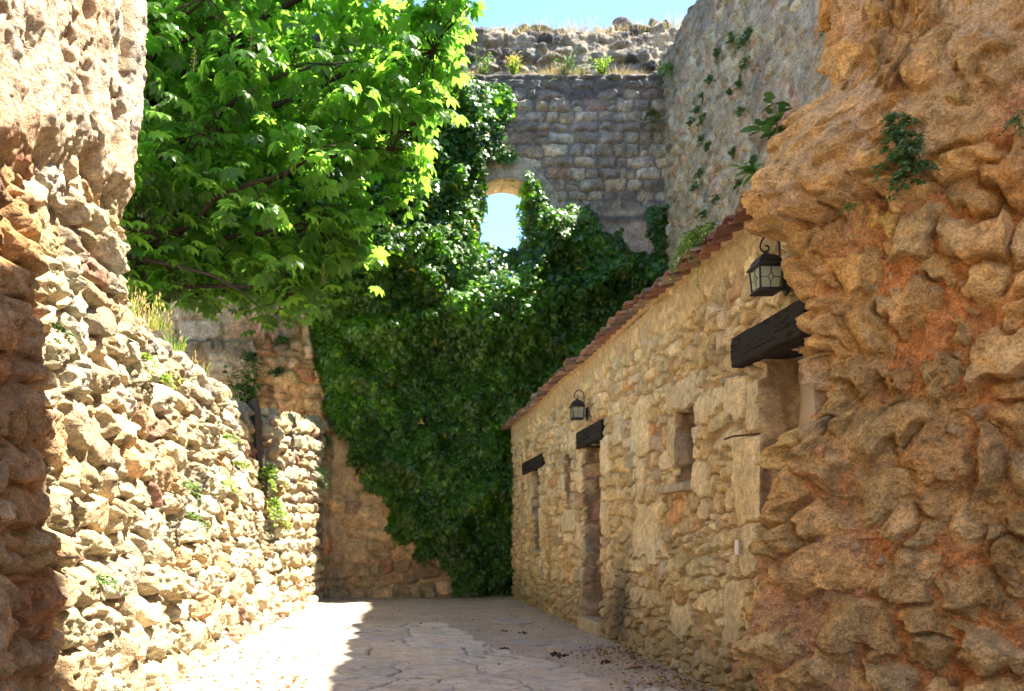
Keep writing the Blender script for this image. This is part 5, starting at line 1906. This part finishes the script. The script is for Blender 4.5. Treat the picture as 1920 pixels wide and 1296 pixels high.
BG = "loose stones on the castle wall's top"
boulder(toppt(1166, 74), (.46, .4, .40), 1, "round dark boulder standing out against the sky on the castle wall", (.15, .12, .11), BG)
boulder(toppt(1226, 68), (.26, .3, .42), 2, "pointed dark stone right of the round boulder on the castle wall", (.14, .13, .12), BG)
boulder(toppt(1250, 66), (.18, .2, .30), 3, "small upright stone beside the pointed stone", (.14, .13, .12), BG)
boulder(toppt(980, 68), (.34, .3, .26), 4, "dark rounded stone above the yellow-flowered bush", (.07, .065, .06), BG)
boulder(toppt(858, 60), (.42, .36, .28), 5, "brown-black stone on the castle wall's top next to the tree", (.10, .09, .08), BG)
boulder(toppt(1010, 58), (.62, .4, .22), 6, "flat grey stone on the castle wall's skyline above the flowers", (.17, .165, .16), BG)
boulder(toppt(1045, 62), (.36, .3, .2), 7, "small grey stone on the skyline between flat stone and round boulder", (.2, .19, .17), BG)
boulder(toppt(1190, 90), (.7, .4, .26), 8, "long dark stone below the round boulder on the castle wall", (.12, .115, .115), BG)
# a broken pier higher up, half hidden by the tree
mbp = MB()
for k in range(6):
    mbp.box((1.60 + .02 * (-1) ** k, 18.5, 11.95 + k * .20), (.42 - .02 * (k % 2), .5, .215), (0, 0, .05 * (-1) ** k), .03)
tag(mbp.build("ruined_pier", M_core, bevel=.03), "grey stone pier on the castle wall, half hidden behind the chestnut leaves", "stone pier")


# ------------------------------------------------------------------ things lying in the lane
def gz(x, y):
    a = np.array([x]), np.array([y])
    return float(.035 * (fbm(a[0] * .9, a[1] * .9, 4, 101)[0] - .5) + .02 * (fbm(a[0] * 3, a[1] * 3, 3, 102)[0] - .5) - .03 + .03 * sstep(1.7, 2.4, a[0])[0] + .03 * sstep(-1.2, -1.7, a[0])[0])


def floorpt(px, py):
    Y = CH * F / (py - VY)
    return np.array([(px - VX) * Y / F, Y, 0])


def slab(px, py, w, d, seed, label):
    p = floorpt(px, py)
    r = np.random.default_rng(seed)
    n = 11
    pts = [(w / 2 * math.cos(t) * r.uniform(.85, 1.15), d / 2 * math.sin(t) * r.uniform(.85, 1.15)) for t in np.linspace(0, 6.283, n + 1)[:-1]]
    mb = MB()
    mb.add([(x, y, -.05) for x, y in pts] + [(x, y, .012) for x, y in pts], [tuple(range(n, 2 * n))] + [(i, (i + 1) % n, n + (i + 1) % n, n + i) for i in range(n)])
    o = mb.build("flat_slab", M_slab, bevel=.008)
    o.location = (p[0], p[1], gz(p[0], p[1]) + .008)
    tag(o, label, "slab", "flat slabs set in the gravel")


M_slab = plain_mat("slab_stone", (.36, .31, .26), .9, 0, .2, 8, .4, .2, None, .006)
slab(965, 1163, .62, .9, 1, "flat slab in the shaded gravel by the outbuilding's far end")
slab(565, 1166, .80, 1.3, 2, "flat pale slab in the sunlit gravel at the stub wall's foot")
slab(1090, 1213, .75, .45, 3, "flat slab in front of the middle doorway's step")
slab(1010, 1203, .8, .35, 4, "narrow flat slab at the paving's far right corner")

M_soil = plain_mat("dark_soil", (.045, .030, .022), .95, 0, .5, 60, .6, .1)
for i, (px, py, s_, lab) in enumerate([(1045, 1226, .075, "largest dark clod of earth on the gravel near the middle doorway"), (982, 1184, .05, "dark clod on the gravel before the far slit window"),
                                       (950, 1181, .04, "small dark clod left of the slab's neighbour by the outbuilding"), (1136, 1242, .055, "dark clod close to the outbuilding wall near the step"),
                                       (946, 1211, .04, "small dark clod at the paving's far edge"), (1105, 1280, .03, "little dark clod near the lower edge of the paving")]):
    p = floorpt(px, py)
    mb = MB()
    for k in range(14):
        a = random.uniform(0, 6.28)
        rr = s_ * 1.5 * random.random()
        q = s_ * random.uniform(.15, .5)
        mb.box((rr * math.cos(a), rr * math.sin(a), q * .35), (q, q * 1.2, q * .8), (random.random(), random.random(), a), q * .25)
    o = mb.build("earth_clod", M_soil)
    o.location = (p[0], p[1], gz(p[0], p[1]))
    tag(o, lab, "clod", "dark clods on the gravel")
p = floorpt(945, 1249)
boulder((p[0], p[1], gz(p[0], p[1])), (.10, .07, .04), 30, "small white stone lying on the paving", (.62, .60, .55), name="white_stone", mat=M_peb)
for (px, py, sz, cc, lab) in ((1190, 1252, (.09, .12, .04), (.26, .14, .085), "rusty brown flat stone at the outbuilding's foot"),):
    p = floorpt(px, py)
    boulder((p[0], p[1], gz(p[0], p[1])), sz, 31, lab, cc, name="brown_stone", mat=M_peb)
mb = MB()
a, b = floorpt(660, 1191), floorpt(722, 1186)
pts = [a + (b - a) * t + np.array([0, .05 * math.sin(t * 5), .012 + .01 * math.sin(t * 9)]) for t in np.linspace(0, 1, 8)]
mb.tube(pts, [.009, .009, .008, .008, .007, .006, .005, .003], 5)
mb.tube([pts[4], pts[4] + np.array([.10, .12, .03])], [.005, .002], 4)
tag(mb.build("dry_twig", M_bark), "thin dry twig lying across the lane at the paving's far edge", "twig")

# fallen leaves
r = np.random.default_rng(51)
P, C = [], []
for k in range(1700):
    m = r.random() ** .85
    if m < .40:
        y = r.uniform(5.6, 9)
        x = XF - .05 - abs(r.normal(0, .25))
    elif m < .72:
        y = r.uniform(5.8, 9.5)
        x = r.uniform(-1.75, -.62)
        if y > 6.9 and fbm(np.array([x * 2]), np.array([y * 2]), 3, 510)[0] < .54:
            continue
    elif m < .86:
        y = 16.9 - abs(r.normal(0, .25))
        x = r.uniform(-1.2, 2.2)
    else:
        y, x = r.uniform(6, 16), r.uniform(-1.4, 2.4)
    P.append((x, y, gz(x, y) + .016 + (.018 if path_in(x, y) else 0)))
    C.append(np.array([(.22, .11, .05), (.30, .16, .07), (.14, .075, .04), (.40, .28, .10), (.34, .24, .03)][r.choice(5, p=[.35, .25, .25, .1, .05])]) * r.normal(1, .15))
P, C = np.array(P), np.array(C)
n = len(P)
N = np.array([0, 0, 1.0]) + r.normal(0, .35, (n, 3))
tpl = [(0, 0, 0), (.3, .3, .12), (.28, .7, .14), (0, 1, .02), (-.28, .7, .12), (-.3, .3, .14), (0, .5, -.02)]
o = scatter("leaf_litter", tpl, [(6, i, (i + 1) % 6) for i in range(6)], P, N, r.normal(0, 1, (n, 3)), r.uniform(.015, .05, n), np.clip(C, .01, .6), M_dry)
tag(o, "scattered brown leaf litter on gravel and paving", "leaf litter", kind="stuff")
